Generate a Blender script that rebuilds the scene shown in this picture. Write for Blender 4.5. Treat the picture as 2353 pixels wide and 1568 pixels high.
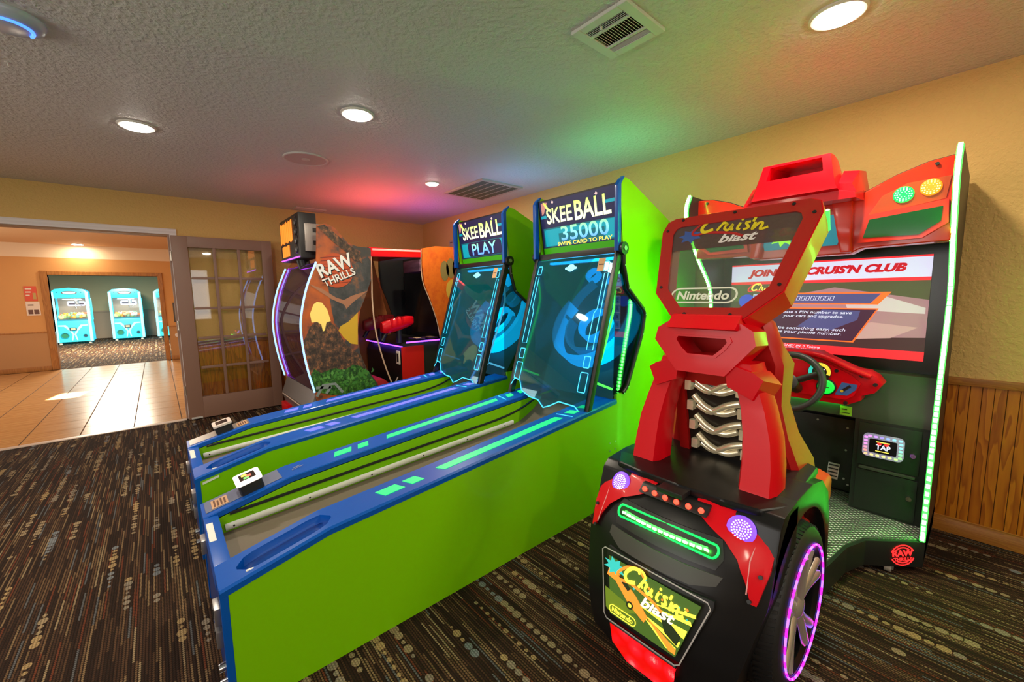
import bpy, bmesh, math, random
from mathutils import Vector, Matrix
random.seed(7)
S = bpy.context.scene
COL = S.collection
for o in list(bpy.data.objects): bpy.data.objects.remove(o)

# ------------------------------------------------------------------ camera
W, H = 2353, 1568
FPX = 939.49
YAW, PIT, ROL = 0.7124331, -0.1127150, -0.0145133
CAM = Vector((0, 0, 1.33))
_f = Vector((math.sin(YAW)*math.cos(PIT), math.cos(YAW)*math.cos(PIT), math.sin(PIT)))
_r = Vector((math.cos(YAW), -math.sin(YAW), 0)); _u = _r.cross(_f)
R_ = _r*math.cos(ROL)+_u*math.sin(ROL); U_ = -_r*math.sin(ROL)+_u*math.cos(ROL); F_ = _f
cd = bpy.data.cameras.new('camera'); cam = bpy.data.objects.new('camera', cd); COL.objects.link(cam)
cd.sensor_width = 36; cd.lens = FPX/W*36; cd.clip_start = 0.02; cd.clip_end = 100
m = Matrix((R_, U_, -F_)).transposed().to_4x4(); m.translation = CAM
cam.matrix_world = m
S.camera = cam
def on(px, py, ax, val):
    """point of the world plane axis=val that lies in the direction of a photo pixel"""
    d = R_*((px-W/2)/FPX) + U_*(-(py-H/2)/FPX) + F_
    return CAM + d*((val-CAM[ax])/d[ax])

# ------------------------------------------------------------------ world, exposure, big lights
wd = bpy.data.worlds.new('world'); S.world = wd; wd.use_nodes = True
wd.node_tree.nodes['Background'].inputs[0].default_value = (0.75, 0.85, 1, 1)
wd.node_tree.nodes['Background'].inputs[1].default_value = 0.35
S.view_settings.view_transform = 'Standard'; S.view_settings.look = 'None'
S.view_settings.gamma = 1; S.view_settings.exposure = 0.42
S.view_settings.use_curve_mapping = False
def area(name, loc, size, power, color=(1, 1, 1), rot=(0, 0, 0), sizey=None, parent=None, shape=None, spread=None):
    l = bpy.data.lights.new(name, 'AREA'); l.energy = power; l.color = color; l.size = size
    if sizey: l.shape = 'RECTANGLE'; l.size_y = sizey
    if shape: l.shape = shape
    if spread: l.spread = spread
    o = bpy.data.objects.new(name, l); COL.objects.link(o); o.rotation_euler = rot
    o.location = Vector(loc) - (parent.location if parent else Vector())
    if parent: o.parent = parent
    return o
WARM = (1.0, 0.86, 0.66); DAY = (1.0, 0.95, 0.88)
PI = math.pi
area('window_daylight', (-0.2, -2.48, 1.45), 2.6, 17, DAY, (PI/2, 0, 0), 1.3)
area('window_daylight', (-3.48, 1.6, 1.45), 2.6, 42, DAY, (PI/2, 0, -PI/2), 1.3)
area('hall_daylight', (-3.4, 8.8, 1.5), 3.2, 42, (1.0, 0.93, 0.82), (PI/2, 0, -PI/2), 1.5)

# ------------------------------------------------------------------ materials
MATS = {}
def mat(name, col=(.5, .5, .5), rough=.5, metal=0, emit=None, es=0, coat=0, alpha=None, spec=None):
    if name in MATS: return MATS[name]
    m = bpy.data.materials.new(name); m.use_nodes = True
    b = m.node_tree.nodes['Principled BSDF']
    b.inputs['Base Color'].default_value = (*col, 1); b.inputs['Roughness'].default_value = rough
    b.inputs['Metallic'].default_value = metal
    if emit: b.inputs['Emission Color'].default_value = (*emit, 1); b.inputs['Emission Strength'].default_value = es
    if coat: b.inputs['Coat Weight'].default_value = coat; b.inputs['Coat Roughness'].default_value = .08
    if spec is not None: b.inputs['Specular IOR Level'].default_value = spec
    MATS[name] = m
    return m
def nd(nt, t, **k):
    n = nt.nodes.new(t)
    for a, v in k.items():
        if a == 'op': n.operation = v
        else: setattr(n, a, v)
    return n
def lk(nt, a, b): nt.links.new(a, b)
def ramp(nt, fac, stops, interp='LINEAR'):
    r = nd(nt, 'ShaderNodeValToRGB'); r.color_ramp.interpolation = interp
    e = r.color_ramp.elements
    while len(e) < len(stops): e.new(0.5)
    for i, (p, c) in enumerate(stops): e[i].position = p; e[i].color = (*c, 1)
    lk(nt, fac, r.inputs[0]); return r.outputs[0]
def mth(nt, op, a, b=None, c=None):
    n = nd(nt, 'ShaderNodeMath', op=op)
    for i, v in enumerate((a, b, c)):
        if v is None: continue
        if isinstance(v, (int, float)): n.inputs[i].default_value = v
        else: lk(nt, v, n.inputs[i])
    return n.outputs[0]
def mix(nt, fac, a, b, mode='MIX'):
    n = nd(nt, 'ShaderNodeMix', data_type='RGBA', blend_type=mode)
    for i, v in ((0, fac), (6, a), (7, b)):
        if isinstance(v, (int, float)): n.inputs[i].default_value = v
        elif isinstance(v, tuple): n.inputs[i].default_value = (*v, 1)
        else: lk(nt, v, n.inputs[i])
    return n.outputs[2]
def pos(nt):
    g = nd(nt, 'ShaderNodeNewGeometry'); s = nd(nt, 'ShaderNodeSeparateXYZ'); lk(nt, g.outputs['Position'], s.inputs[0])
    return g.outputs['Position'], s.outputs[0], s.outputs[1], s.outputs[2]
def comb(nt, x, y, z=0.0):
    n = nd(nt, 'ShaderNodeCombineXYZ')
    for i, v in enumerate((x, y, z)):
        if isinstance(v, (int, float)): n.inputs[i].default_value = v
        else: lk(nt, v, n.inputs[i])
    return n.outputs[0]
def noise(nt, vec, scale, detail=2, rough=.5):
    n = nd(nt, 'ShaderNodeTexNoise'); n.inputs['Scale'].default_value = scale; n.inputs['Detail'].default_value = detail
    n.inputs['Roughness'].default_value = rough; lk(nt, vec, n.inputs['Vector']); return n.outputs[0]
def bump(nt, h, strength, dist=.01):
    b = nd(nt, 'ShaderNodeBump'); b.inputs['Strength'].default_value = strength; b.inputs['Distance'].default_value = dist
    lk(nt, h, b.inputs['Height']); lk(nt, b.outputs[0], nt.nodes['Principled BSDF'].inputs['Normal'])

def plaster(name, c1, c2, scale, st, rough=.7):
    m = mat(name, c1, rough); nt = m.node_tree; P, x, y, z = pos(nt)
    n = noise(nt, P, scale, 3, .55); big = noise(nt, P, 1.3, 2)
    lk(nt, mix(nt, big, c1, c2), nt.nodes['Principled BSDF'].inputs['Base Color'])
    hh = ramp(nt, n, [(.42, (0, 0, 0)), (.62, (1, 1, 1))]); bump(nt, hh, st, .006)
    return m
M_WALL = plaster('wall_paint', (.66, .43, .135), (.61, .39, .12), 45, .35)
M_CEIL = plaster('ceiling_texture', (.66, .63, .58), (.60, .58, .54), 38, .45, .6)
M_HALLW = plaster('hall_paint', (.72, .36, .11), (.68, .33, .10), 30, .05)
M_HALLLOW = mat('hall_low_paint', (.52, .27, .10), .6)
M_HALLC = plaster('hall_ceiling', (.72, .46, .24), (.70, .44, .22), 30, .1)
M_CREAM = mat('cream_paint', (.86, .66, .42), .5)
M_FARW = mat('far_room_paint', (.36, .33, .20), .7)
M_FARLOW = mat('far_room_low', (.27, .20, .14), .6)
M_WHITETRIM = mat('white_trim', (.72, .66, .66), .45)

def wood(name, c1, c2, c3, axis='z', sc=1.0, rough=.35):
    m = mat(name, c1, rough); nt = m.node_tree; P, x, y, z = pos(nt)
    q = comb(nt, mth(nt, 'MULTIPLY', x, 9*sc), mth(nt, 'MULTIPLY', y, 9*sc), mth(nt, 'MULTIPLY', z, 1.2*sc)) if axis == 'z' else comb(nt, mth(nt, 'MULTIPLY', x, 2*sc), mth(nt, 'MULTIPLY', y, 2*sc), mth(nt, 'MULTIPLY', z, 30*sc))
    n = noise(nt, q, 1.0, 3, .5)
    w = mth(nt, 'FRACT', mth(nt, 'MULTIPLY', n, 9.0))
    fine = noise(nt, comb(nt, mth(nt, 'MULTIPLY', x, 160), mth(nt, 'MULTIPLY', y, 160), mth(nt, 'MULTIPLY', z, 5)), 1.0, 2)
    c = ramp(nt, w, [(0, c1), (.5, c2), (.9, c3), (1, c1)])
    c = mix(nt, mth(nt, 'MULTIPLY', fine, .35), c, c3)
    lk(nt, c, nt.nodes['Principled BSDF'].inputs['Base Color']); return m
M_OAK = wood('oak_panel', (.60, .205, .010), (.50, .155, .007), (.32, .08, .004))
M_OAKTRIM = wood('oak_trim', (.42, .17, .025), (.36, .13, .018), (.28, .095, .012), 'x')
M_HALLTRIM = wood('hall_trim', (.50, .22, .05), (.42, .17, .04), (.36, .14, .03))

def carpet(name, dark=1.0):
    m = mat(name, (.05, .03, .02), .95, spec=.15); nt = m.node_tree; P, x, y, z = pos(nt)
    def wn(v, dim='1D'):
        n = nd(nt, 'ShaderNodeTexWhiteNoise', noise_dimensions=dim)
        lk(nt, v, n.inputs['W' if dim == '1D' else 'Vector']); return n.outputs[0]
    sx = mth(nt, 'MULTIPLY', x, 105.0); ix = mth(nt, 'FLOOR', sx); fx = mth(nt, 'SUBTRACT', mth(nt, 'FRACT', sx), .5)
    r1 = wn(ix)
    seg = mth(nt, 'FLOOR', mth(nt, 'ADD', mth(nt, 'MULTIPLY', y, 4.6), mth(nt, 'MULTIPLY', r1, 9.0)))
    r2 = wn(comb(nt, ix, seg), '2D')
    yarn = ramp(nt, r2, [(0, (.024, .011, .006)), (.26, (.050, .023, .012)), (.50, (.085, .042, .020)), (.66, (.14, .078, .036)), (.78, (.20, .125, .06)), (.86, (.13, .034, .014)), (.92, (.10, .10, .10)), (.965, (.27, .19, .10))], 'CONSTANT')
    # stitches: each yarn is broken into short loops
    sy = mth(nt, 'SUBTRACT', mth(nt, 'FRACT', mth(nt, 'ADD', mth(nt, 'MULTIPLY', y, 85.0), mth(nt, 'MULTIPLY', ix, .5))), .5)
    d = mth(nt, 'ADD', mth(nt, 'MULTIPLY', fx, mth(nt, 'MULTIPLY', fx, 3.6)), mth(nt, 'MULTIPLY', sy, mth(nt, 'MULTIPLY', sy, 2.6)))
    st = mth(nt, 'SMOOTHSTEP', .2, .75, d) if False else mth(nt, 'MULTIPLY', mth(nt, 'SUBTRACT', .78, d), 1.7)
    nst = nd(nt, 'ShaderNodeClamp'); lk(nt, st, nst.inputs[0])
    base = mix(nt, nst.outputs[0], (.014, .008, .005), yarn)
    # columns of oval beads running with the stripes
    cx = mth(nt, 'DIVIDE', x, .083); ic = mth(nt, 'FLOOR', cx); rc = wn(mth(nt, 'ADD', ic, 31.7))
    fcx = mth(nt, 'MULTIPLY', mth(nt, 'SUBTRACT', mth(nt, 'FRACT', cx), mth(nt, 'ADD', .3, mth(nt, 'MULTIPLY', rc, .4))), .083)
    yb = mth(nt, 'ADD', mth(nt, 'DIVIDE', y, .040), mth(nt, 'MULTIPLY', rc, 7.0)); ib = mth(nt, 'FLOOR', yb)
    fyb = mth(nt, 'MULTIPLY', mth(nt, 'SUBTRACT', mth(nt, 'FRACT', yb), .5), .040)
    run = noise(nt, comb(nt, mth(nt, 'MULTIPLY', ic, 3.7), mth(nt, 'MULTIPLY', ib, .09)), 1.0, 1)
    sz = mth(nt, 'MULTIPLY', mth(nt, 'ADD', .35, wn(comb(nt, ic, ib), '2D')), .013)
    ex = mth(nt, 'DIVIDE', fcx, sz); ey = mth(nt, 'DIVIDE', fyb, mth(nt, 'MULTIPLY', sz, 1.35))
    el = mth(nt, 'ADD', mth(nt, 'MULTIPLY', ex, ex), mth(nt, 'MULTIPLY', ey, ey))
    on_ = mth(nt, 'MULTIPLY', mth(nt, 'LESS_THAN', el, 1.0), mth(nt, 'GREATER_THAN', run, .52))
    bc = ramp(nt, wn(comb(nt, ic, mth(nt, 'FLOOR', mth(nt, 'MULTIPLY', ib, .15))), '2D'), [(0, (.34, .25, .14)), (.4, (.27, .22, .16)), (.65, (.20, .22, .23)), (.8, (.40, .27, .12))], 'CONSTANT')
    base = mix(nt, mth(nt, 'MULTIPLY', on_, mth(nt, 'ADD', .45, mth(nt, 'MULTIPLY', nst.outputs[0], .4))), base, bc)
    lk(nt, base, nt.nodes['Principled BSDF'].inputs['Base Color'])
    bump(nt, nst.outputs[0], .5, .004)
    return m
M_CARPET = carpet('woven_carpet')
def tilemat():
    m = mat('glazed_tile', (.7, .4, .15), .22); nt = m.node_tree; P, x, y, z = pos(nt)
    n = noise(nt, comb(nt, mth(nt, 'MULTIPLY', x, 2), mth(nt, 'MULTIPLY', y, 26)), 1.0, 3)
    lk(nt, ramp(nt, n, [(.3, (.42, .215, .075)), (.55, (.55, .30, .11)), (.75, (.62, .37, .15))]), nt.nodes['Principled BSDF'].inputs['Base Color'])
    return m
M_TILE = tilemat(); M_GROUT = mat('grout', (.10, .05, .02), .9)
def glass(name, tint, gl=.06, diff=0.0, dcol=(1, 1, 1), rough=.02):
    m = bpy.data.materials.new(name); m.use_nodes = True; nt = m.node_tree
    for n in list(nt.nodes):
        if n.type != 'OUTPUT_MATERIAL': nt.nodes.remove(n)
    out = nt.nodes[0]
    t = nd(nt, 'ShaderNodeBsdfTransparent'); t.inputs[0].default_value = (*tint, 1)
    g = nd(nt, 'ShaderNodeBsdfGlossy'); g.inputs['Roughness'].default_value = rough
    fr = nd(nt, 'ShaderNodeFresnel'); fr.inputs[0].default_value = 1.45
    a = mth(nt, 'ADD', mth(nt, 'MULTIPLY', fr.outputs[0], .8), gl)
    s1 = nd(nt, 'ShaderNodeMixShader'); lk(nt, a, s1.inputs[0])
    if diff:
        d = nd(nt, 'ShaderNodeBsdfDiffuse'); d.inputs[0].default_value = (*dcol, 1)
        s0 = nd(nt, 'ShaderNodeMixShader'); s0.inputs[0].default_value = diff
        lk(nt, t.outputs[0], s0.inputs[1]); lk(nt, d.outputs[0], s0.inputs[2]); lk(nt, s0.outputs[0], s1.inputs[1])
    else: lk(nt, t.outputs[0], s1.inputs[1])
    lk(nt, g.outputs[0], s1.inputs[2]); lk(nt, s1.outputs[0], out.inputs[0]); return m
G_CLEAR = glass('clear_glass', (.97, .98, .98), .03)
G_DOOR = glass('door_glass', (.985, .98, .98), .045)
G_SIGN = glass('sign_acrylic', (.93, .97, .95), .03, .05, (.8, .9, .85))
G_SMOKE = glass('smoked_acrylic', (.35, .24, .26), .06, .25, (.35, .2, .2))
G_SKEE = glass('cyan_lit_acrylic', (.24, .74, .88), .05, .13, (.0, .34, .50))  # blue light from inside is put into the tint and diffuse part
G_SIDE = glass('side_acrylic', (.5, .68, .68), .05)
G_PURP = glass('purple_tinted_glass', (.35, .26, .36), .12, .12, (.3, .1, .3))

# ------------------------------------------------------------------ geometry helpers
def off(parent):
    o = Vector()
    while parent is not None: o += parent.location; parent = parent.parent
    return o
def link(name, me, ma, parent=None, smooth=35):
    o = bpy.data.objects.new(name, me); COL.objects.link(o)
    if ma is not None and len(me.materials) == 0: me.materials.append(ma)
    if smooth: me.shade_smooth(); me.set_sharp_from_angle(angle=math.radians(smooth))
    if parent is not None: o.parent = parent
    return o
def thing(name, loc, label, cat, group=None):
    o = bpy.data.objects.new(name, None); COL.objects.link(o); o.location = loc; o.empty_display_size = .1
    o['label'] = label; o['category'] = cat
    if group: o['group'] = group
    return o
def tag(o, label, cat, group=None):
    o['label'] = label; o['category'] = cat
    if group: o['group'] = group
    return o
def struct(o): o['kind'] = 'structure'; return o
def bm_obj(name, bm, ma, parent=None, smooth=35):
    o = off(parent)
    bmesh.ops.recalc_face_normals(bm, faces=bm.faces)
    if o.length: bmesh.ops.translate(bm, verts=bm.verts, vec=-o)
    me = bpy.data.meshes.new(name); bm.to_mesh(me); bm.free()
    return link(name, me, ma, parent, smooth)
def bm_box(bm, a, b, bev=0, seg=2):
    r = bmesh.ops.create_cube(bm, size=1); vs = r['verts']
    for v in vs: v.co = Vector([(a[i]+b[i])/2 + v.co[i]*(b[i]-a[i]) for i in range(3)])
    if bev:
        es = list({e for v in vs for e in v.link_edges})
        bmesh.ops.bevel(bm, geom=es, offset=bev, segments=seg, profile=.7, affect='EDGES')
def box(name, a, b, ma, parent=None, bev=0, seg=2):
    a, b = [min(p, q) for p, q in zip(a, b)], [max(p, q) for p, q in zip(a, b)]
    bm = bmesh.new(); bm_box(bm, a, b, bev, seg); return bm_obj(name, bm, ma, parent)
def bm_prism(bm, pts, vec, bev=0, seg=2):
    """pts: 3-D polygon, extruded by vec"""
    vs = [bm.verts.new(p) for p in pts]; f = bm.faces.new(vs)
    r = bmesh.ops.extrude_face_region(bm, geom=[f]); nv = [e for e in r['geom'] if isinstance(e, bmesh.types.BMVert)]
    bmesh.ops.translate(bm, verts=nv, vec=vec)
    if bev:
        es = list({e for v in vs+nv for e in v.link_edges})
        bmesh.ops.bevel(bm, geom=es, offset=bev, segments=seg, profile=.7, affect='EDGES', clamp_overlap=True)
def prism(name, pts, vec, ma, parent=None, bev=0, seg=2):
    bm = bmesh.new(); bm_prism(bm, [Vector(p) for p in pts], Vector(vec), bev, seg)
    bmesh.ops.triangulate(bm, faces=[f for f in bm.faces if len(f.verts) > 4])
    return bm_obj(name, bm, ma, parent)
def xz(name, pts, y0, y1, ma, parent=None, bev=0, seg=2):
    return prism(name, [(p[0], y0, p[1]) for p in pts], (0, y1-y0, 0), ma, parent, bev, seg)
def yz(name, pts, x0, x1, ma, parent=None, bev=0, seg=2):
    return prism(name, [(x0, p[0], p[1]) for p in pts], (x1-x0, 0, 0), ma, parent, bev, seg)
def bm_tube(bm, pts, r, n=10, closed=False, flat=None):
    pts = [Vector(p) for p in pts]; N = len(pts); rings = []; up = None
    for i, p in enumerate(pts):
        if closed: t = pts[(i+1) % N]-pts[i-1]
        else: t = pts[min(i+1, N-1)]-pts[max(i-1, 0)]
        t.normalize()
        if up is None: up = Vector((0, 0, 1)) if abs(t.z) < .9 else Vector((0, 1, 0))
        a = up - t*up.dot(t)
        if a.length < 1e-5: a = t.orthogonal()
        a.normalize(); b = t.cross(a); up = a
        rr = r[i] if isinstance(r, (list, tuple)) else r
        rings.append([bm.verts.new(p + a*(math.cos(2*PI*k/n)*rr) + b*(math.sin(2*PI*k/n)*rr*(flat or 1))) for k in range(n)])
    for i in range(N if closed else N-1):
        A, B = rings[i], rings[(i+1) % N]
        for k in range(n): bm.faces.new((A[k], A[(k+1) % n], B[(k+1) % n], B[k]))
    if not closed: bm.faces.new(rings[0]); bm.faces.new(rings[-1])
def tube(name, pts, r, ma, parent=None, n=10, closed=False, flat=None):
    bm = bmesh.new(); bm_tube(bm, pts, r, n, closed, flat); return bm_obj(name, bm, ma, parent, 50)
def smoothpts(pts, n=6):
    """Catmull-Rom through pts"""
    P = [Vector(p) for p in pts]; out = []
    for i in range(len(P)-1):
        p0, p1, p2, p3 = P[max(i-1, 0)], P[i], P[i+1], P[min(i+2, len(P)-1)]
        for k in range(n):
            t = k/n
            out.append(.5*((2*p1)+(p2-p0)*t+(2*p0-5*p1+4*p2-p3)*t*t+(3*p1-p0-3*p2+p3)*t**3))
    out.append(P[-1]); return out
def bm_cyl(bm, c, axis, r, h, n=24, r2=None, bev=0):
    """disc/cylinder starting at c, running h along axis"""
    a = Vector(axis).normalized(); u = a.orthogonal().normalized(); v = a.cross(u); c = Vector(c); r2 = r if r2 is None else r2
    A = [bm.verts.new(c+u*(math.cos(2*PI*k/n)*r)+v*(math.sin(2*PI*k/n)*r)) for k in range(n)]
    B = [bm.verts.new(c+a*h+u*(math.cos(2*PI*k/n)*r2)+v*(math.sin(2*PI*k/n)*r2)) for k in range(n)]
    for k in range(n): bm.faces.new((A[k], A[(k+1) % n], B[(k+1) % n], B[k]))
    bm.faces.new(A); bm.faces.new(B)
def cyl(name, c, axis, r, h, ma, parent=None, n=24, r2=None):
    bm = bmesh.new(); bm_cyl(bm, c, axis, r, h, n, r2); return bm_obj(name, bm, ma, parent)
def bm_lathe(bm, c, axis, prof, n=32, closed=False):
    a = Vector(axis).normalized(); u = a.orthogonal().normalized(); v = a.cross(u); c = Vector(c)
    rings = [[bm.verts.new(c+a*h+u*(math.cos(2*PI*k/n)*r)+v*(math.sin(2*PI*k/n)*r)) for k in range(n)] for r, h in prof]
    for i in range(len(rings) if closed else len(rings)-1):
        A, B = rings[i], rings[(i+1) % len(rings)]
        for k in range(n): bm.faces.new((A[k], A[(k+1) % n], B[(k+1) % n], B[k]))
    if not closed:
        bm.faces.new(rings[0]); bm.faces.new(rings[-1])
def lathe(name, c, axis, prof, ma, parent=None, n=32, closed=False):
    bm = bmesh.new(); bm_lathe(bm, c, axis, prof, n, closed); return bm_obj(name, bm, ma, parent)
def loft(name, rings, ma, parent=None, cap=True, smooth=40):
    bm = bmesh.new(); R = [[bm.verts.new(p) for p in r] for r in rings]; n = len(R[0])
    for A, B in zip(R, R[1:]):
        for k in range(n): bm.faces.new((A[k], A[(k+1) % n], B[(k+1) % n], B[k]))
    if cap: bm.faces.new(R[0]); bm.faces.new(R[-1])
    return bm_obj(name, bm, ma, parent, smooth)
def boolcut(o, cutter):
    md = o.modifiers.new('cut', 'BOOLEAN'); md.object = cutter; md.operation = 'DIFFERENCE'; md.solver = 'EXACT'
    dg = bpy.context.evaluated_depsgraph_get(); dg.update()
    me = bpy.data.meshes.new_from_object(o.evaluated_get(dg)); o.modifiers.clear(); o.data = me
    bpy.data.objects.remove(cutter); me.shade_smooth(); me.set_sharp_from_angle(angle=math.radians(35))

class Fr:
    """flat frame: origin, right and up vectors; N faces the reader"""
    def __init__(s, o, u, v):
        s.o, s.u, s.v = Vector(o), Vector(u).normalized(), Vector(v).normalized(); s.n = s.u.cross(s.v).normalized()
    def p(s, a, b, d=0): return s.o+s.u*a+s.v*b+s.n*d
    def uv(s, P): d = Vector(P)-s.o; return d.dot(s.u), d.dot(s.v)
    def px(s, x, y):
        d = R_*((x-W/2)/FPX)+U_*(-(y-H/2)/FPX)+F_
        t = (s.o-CAM).dot(s.n)/d.dot(s.n); return s.uv(CAM+d*t)
def decal(name, fr, pts, ma, parent, d=.001, t=.0008):
    return prism(name, [fr.p(a, b, d) for a, b in pts], fr.n*t, ma, parent)
def rect(x0, y0, x1, y1): return [(x0, y0), (x1, y0), (x1, y1), (x0, y1)]
def rrect(x0, y0, x1, y1, r, n=5):
    out = []
    for cx, cy, a0 in ((x1-r, y0+r, -90), (x1-r, y1-r, 0), (x0+r, y1-r, 90), (x0+r, y0+r, 180)):
        for k in range(n+1):
            a = math.radians(a0+90*k/n); out.append((cx+r*math.cos(a), cy+r*math.sin(a)))
    return out
def circ(cx, cy, r, n=24, ry=None): return [(cx+r*math.cos(2*PI*k/n), cy+(ry or r)*math.sin(2*PI*k/n)) for k in range(n)]
def ribbon(name, fr, pts, w, ma, parent, d=.001, closed=False, t=.0008):
    """flat line of width w drawn through 2-D pts on a frame"""
    bm = bmesh.new(); N = len(pts); L, Rr = [], []
    for i in range(N):
        a = pts[(i-1) % N] if closed or i else pts[0]; b = pts[(i+1) % N] if closed or i < N-1 else pts[-1]
        tx, ty = b[0]-a[0], b[1]-a[1]; l = math.hypot(tx, ty) or 1; nx, ny = -ty/l, tx/l
        ww = (w[i] if isinstance(w, (list, tuple)) else w)/2
        L.append((pts[i][0]+nx*ww, pts[i][1]+ny*ww)); Rr.append((pts[i][0]-nx*ww, pts[i][1]-ny*ww))
    V = [[bm.verts.new(fr.p(*q, dd)) for q in row] for row in (L, Rr) for dd in (d, d+t)]
    for i in range(N if closed else N-1):
        j = (i+1) % N
        for A, B in ((V[1], V[3]), (V[3], V[2]), (V[2], V[0]), (V[0], V[1])): bm.faces.new((A[i], A[j], B[j], B[i]))
    return bm_obj(name, bm, ma, parent, 0)
def text(name, s, fr, cx, cy, h, ma, parent, d=.0015, w=None, shear=0, bold=0, rot=0, t=.0006, vgrad=None):
    """flat lettering: cap height h centred on (cx,cy); w stretches to a width"""
    cu = bpy.data.curves.new('t', 'FONT'); cu.body = s; cu.size = 1; cu.align_x = 'CENTER'; cu.align_y = 'CENTER'
    cu.shear = shear; cu.offset = bold; cu.resolution_u = 3; cu.space_line = .95
    o = bpy.data.objects.new('t', cu); COL.objects.link(o)
    dg = bpy.context.evaluated_depsgraph_get(); me = bpy.data.meshes.new_from_object(o.evaluated_get(dg))
    bpy.data.objects.remove(o); bpy.data.curves.remove(cu)
    xs = [v.co.x for v in me.vertices]; ys = [v.co.y for v in me.vertices]
    x0, x1, y0, y1 = min(xs), max(xs), min(ys), max(ys)
    sy = h/(y1-y0); sx = (w/(x1-x0)) if w else sy
    of = off(parent); cr, sr = math.cos(rot), math.sin(rot)
    for v in me.vertices:
        a = (v.co.x-(x0+x1)/2)*sx; b = (v.co.y-(y0+y1)/2)*sy
        v.co = fr.p(cx+a*cr-b*sr, cy+a*sr+b*cr, d) - of
    return link(name, me, ma, parent, 0)
def emis(name, c, s, base=None, rough=.4): return mat(name, base or tuple(min(1, x*.6) for x in c), rough, 0, c, s)
def dup(root, loc, label=None, group=None):
    r = root.copy(); COL.objects.link(r); r.location = loc
    if label: r['label'] = label
    if group: r['group'] = group
    for ch in list(root.children):
        c = ch.copy(); COL.objects.link(c); c.parent = r
        for g in list(ch.children):
            e = g.copy(); COL.objects.link(e); e.parent = c
    return r

# ------------------------------------------------------------------ the room
ZC, DA, DB, XL, YB = 2.42, 5.75, 3.19, -3.5, -2.5
T = .12
struct(box('floor', (XL, YB, -.1), (DB, DA-.045, 0), M_CARPET))
struct(box('ceiling', (XL, YB, ZC), (DB, DA, ZC+.1), M_CEIL))
wr = struct(box('wall_right', (DB, YB, 0), (DB+T, DA+T, ZC), M_WALL))
OPX = .165; OPZ = 2.02; OPL = -2.6
bm = bmesh.new(); bm_box(bm, (OPX, DA, 0), (DB, DA+T, ZC)); bm_box(bm, (OPL, DA, OPZ), (OPX, DA+T, ZC)); bm_box(bm, (XL-T, DA, 0), (OPL, DA+T, ZC))
wb = struct(bm_obj('wall_back', bm, M_WALL))
def wall_with_window(name, axis):
    bm = bmesh.new()
    if axis == 'x':   # left wall, window y .3..2.9
        for a, b in (((XL-T, YB, 0), (XL, DA, .8)), ((XL-T, YB, 2.1), (XL, DA, ZC)), ((XL-T, YB, .8), (XL, .3, 2.1)), ((XL-T, 2.9, .8), (XL, DA, 2.1))): bm_box(bm, a, b)
    else:
        for a, b in (((XL, YB-T, 0), (DB, YB, .8)), ((XL, YB-T, 2.1), (DB, YB, ZC)), ((XL, YB-T, .8), (-1.5, YB, 2.1)), ((1.1, YB-T, .8), (DB, YB, 2.1))): bm_box(bm, a, b)
    return struct(bm_obj(name, bm, M_WALL))
wall_with_window('wall_left', 'x'); wall_with_window('wall_front', 'y')
def windowframe(name, a, b, axis):
    bm = bmesh.new(); w = .05
    (x0, y0, z0), (x1, y1, z1) = a, b
    if axis == 'x':
        for p, q in (((x0, y0, z0), (x1, y1, z0+w)), ((x0, y0, z1-w), (x1, y1, z1)), ((x0, y0, z0), (x1, y0+w, z1)), ((x0, y1-w, z0), (x1, y1, z1)), ((x0, (y0+y1)/2-w/2, z0), (x1, (y0+y1)/2+w/2, z1))): bm_box(bm, p, q)
    else:
        for p, q in (((x0, y0, z0), (x1, y1, z0+w)), ((x0, y0, z1-w), (x1, y1, z1)), ((x0, y0, z0), (x0+w, y1, z1)), ((x1-w, y0, z0), (x1, y1, z1)), (((x0+x1)/2-w/2, y0, z0), ((x0+x1)/2+w/2, y1, z1))): bm_box(bm, p, q)
    o = struct(bm_obj(name, bm, M_WHITETRIM)); return o
windowframe('window_1', (XL-.09, .3, .8), (XL-.05, 2.9, 2.1), 'x')
windowframe('window_2', (-1.5, YB-.09, .8), (1.1, YB-.05, 2.1), 'y')

# wainscot boards: each board is its own piece on the wall
BW = .0415
bm = bmesh.new(); bm_box(bm, (-.007, .0012, 0), (0, BW-.0012, .74), .0011, 1)
me_b = bpy.data.meshes.new('board'); bm.to_mesh(me_b); bm.free(); me_b.materials.append(M_OAK)
bm = bmesh.new(); bm_box(bm, (.0012, -.007, 0), (BW-.0012, 0, .74), .0011, 1)
me_c = bpy.data.meshes.new('board'); bm.to_mesh(me_c); bm.free(); me_c.materials.append(M_OAK)
y = -1.6
while y < DA-BW:
    if y < .35 or y > 3.2:
        o = bpy.data.objects.new('board', me_b); COL.objects.link(o); o.parent = wr; o.location = (DB, y, .085)
    y += BW
x = OPX+.07
while x < DB-.01-BW:
    o = bpy.data.objects.new('board', me_c); COL.objects.link(o); o.parent = wb; o.location = (x, DA, .085)
    x += BW
box('backing', (DB-.002, -2.4, .085), (DB, DA, .82), mat('wainscot_groove', (.12, .04, .008), .7), wr)
struct(box('trim_1', (DB-.022, YB, .822), (DB, DA, .862), M_OAKTRIM, bev=.005))
struct(box('trim_2', (OPX+.06, DA-.022, .822), (DB, DA, .862), M_OAKTRIM, bev=.005))
bp = [(0, 0), (-.016, 0), (-.016, .06), (-.010, .072), (-.010, .085), (-.004, .09), (0, .09)]
struct(prism('baseboard_right', [(DB+a, YB, b) for a, b in bp], (0, DA-YB, 0), M_OAKTRIM))
struct(prism('baseboard_back', [(OPX+.06, DA+a, b) for a, b in bp], (DB-OPX-.06, 0, 0), M_OAKTRIM))
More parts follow.
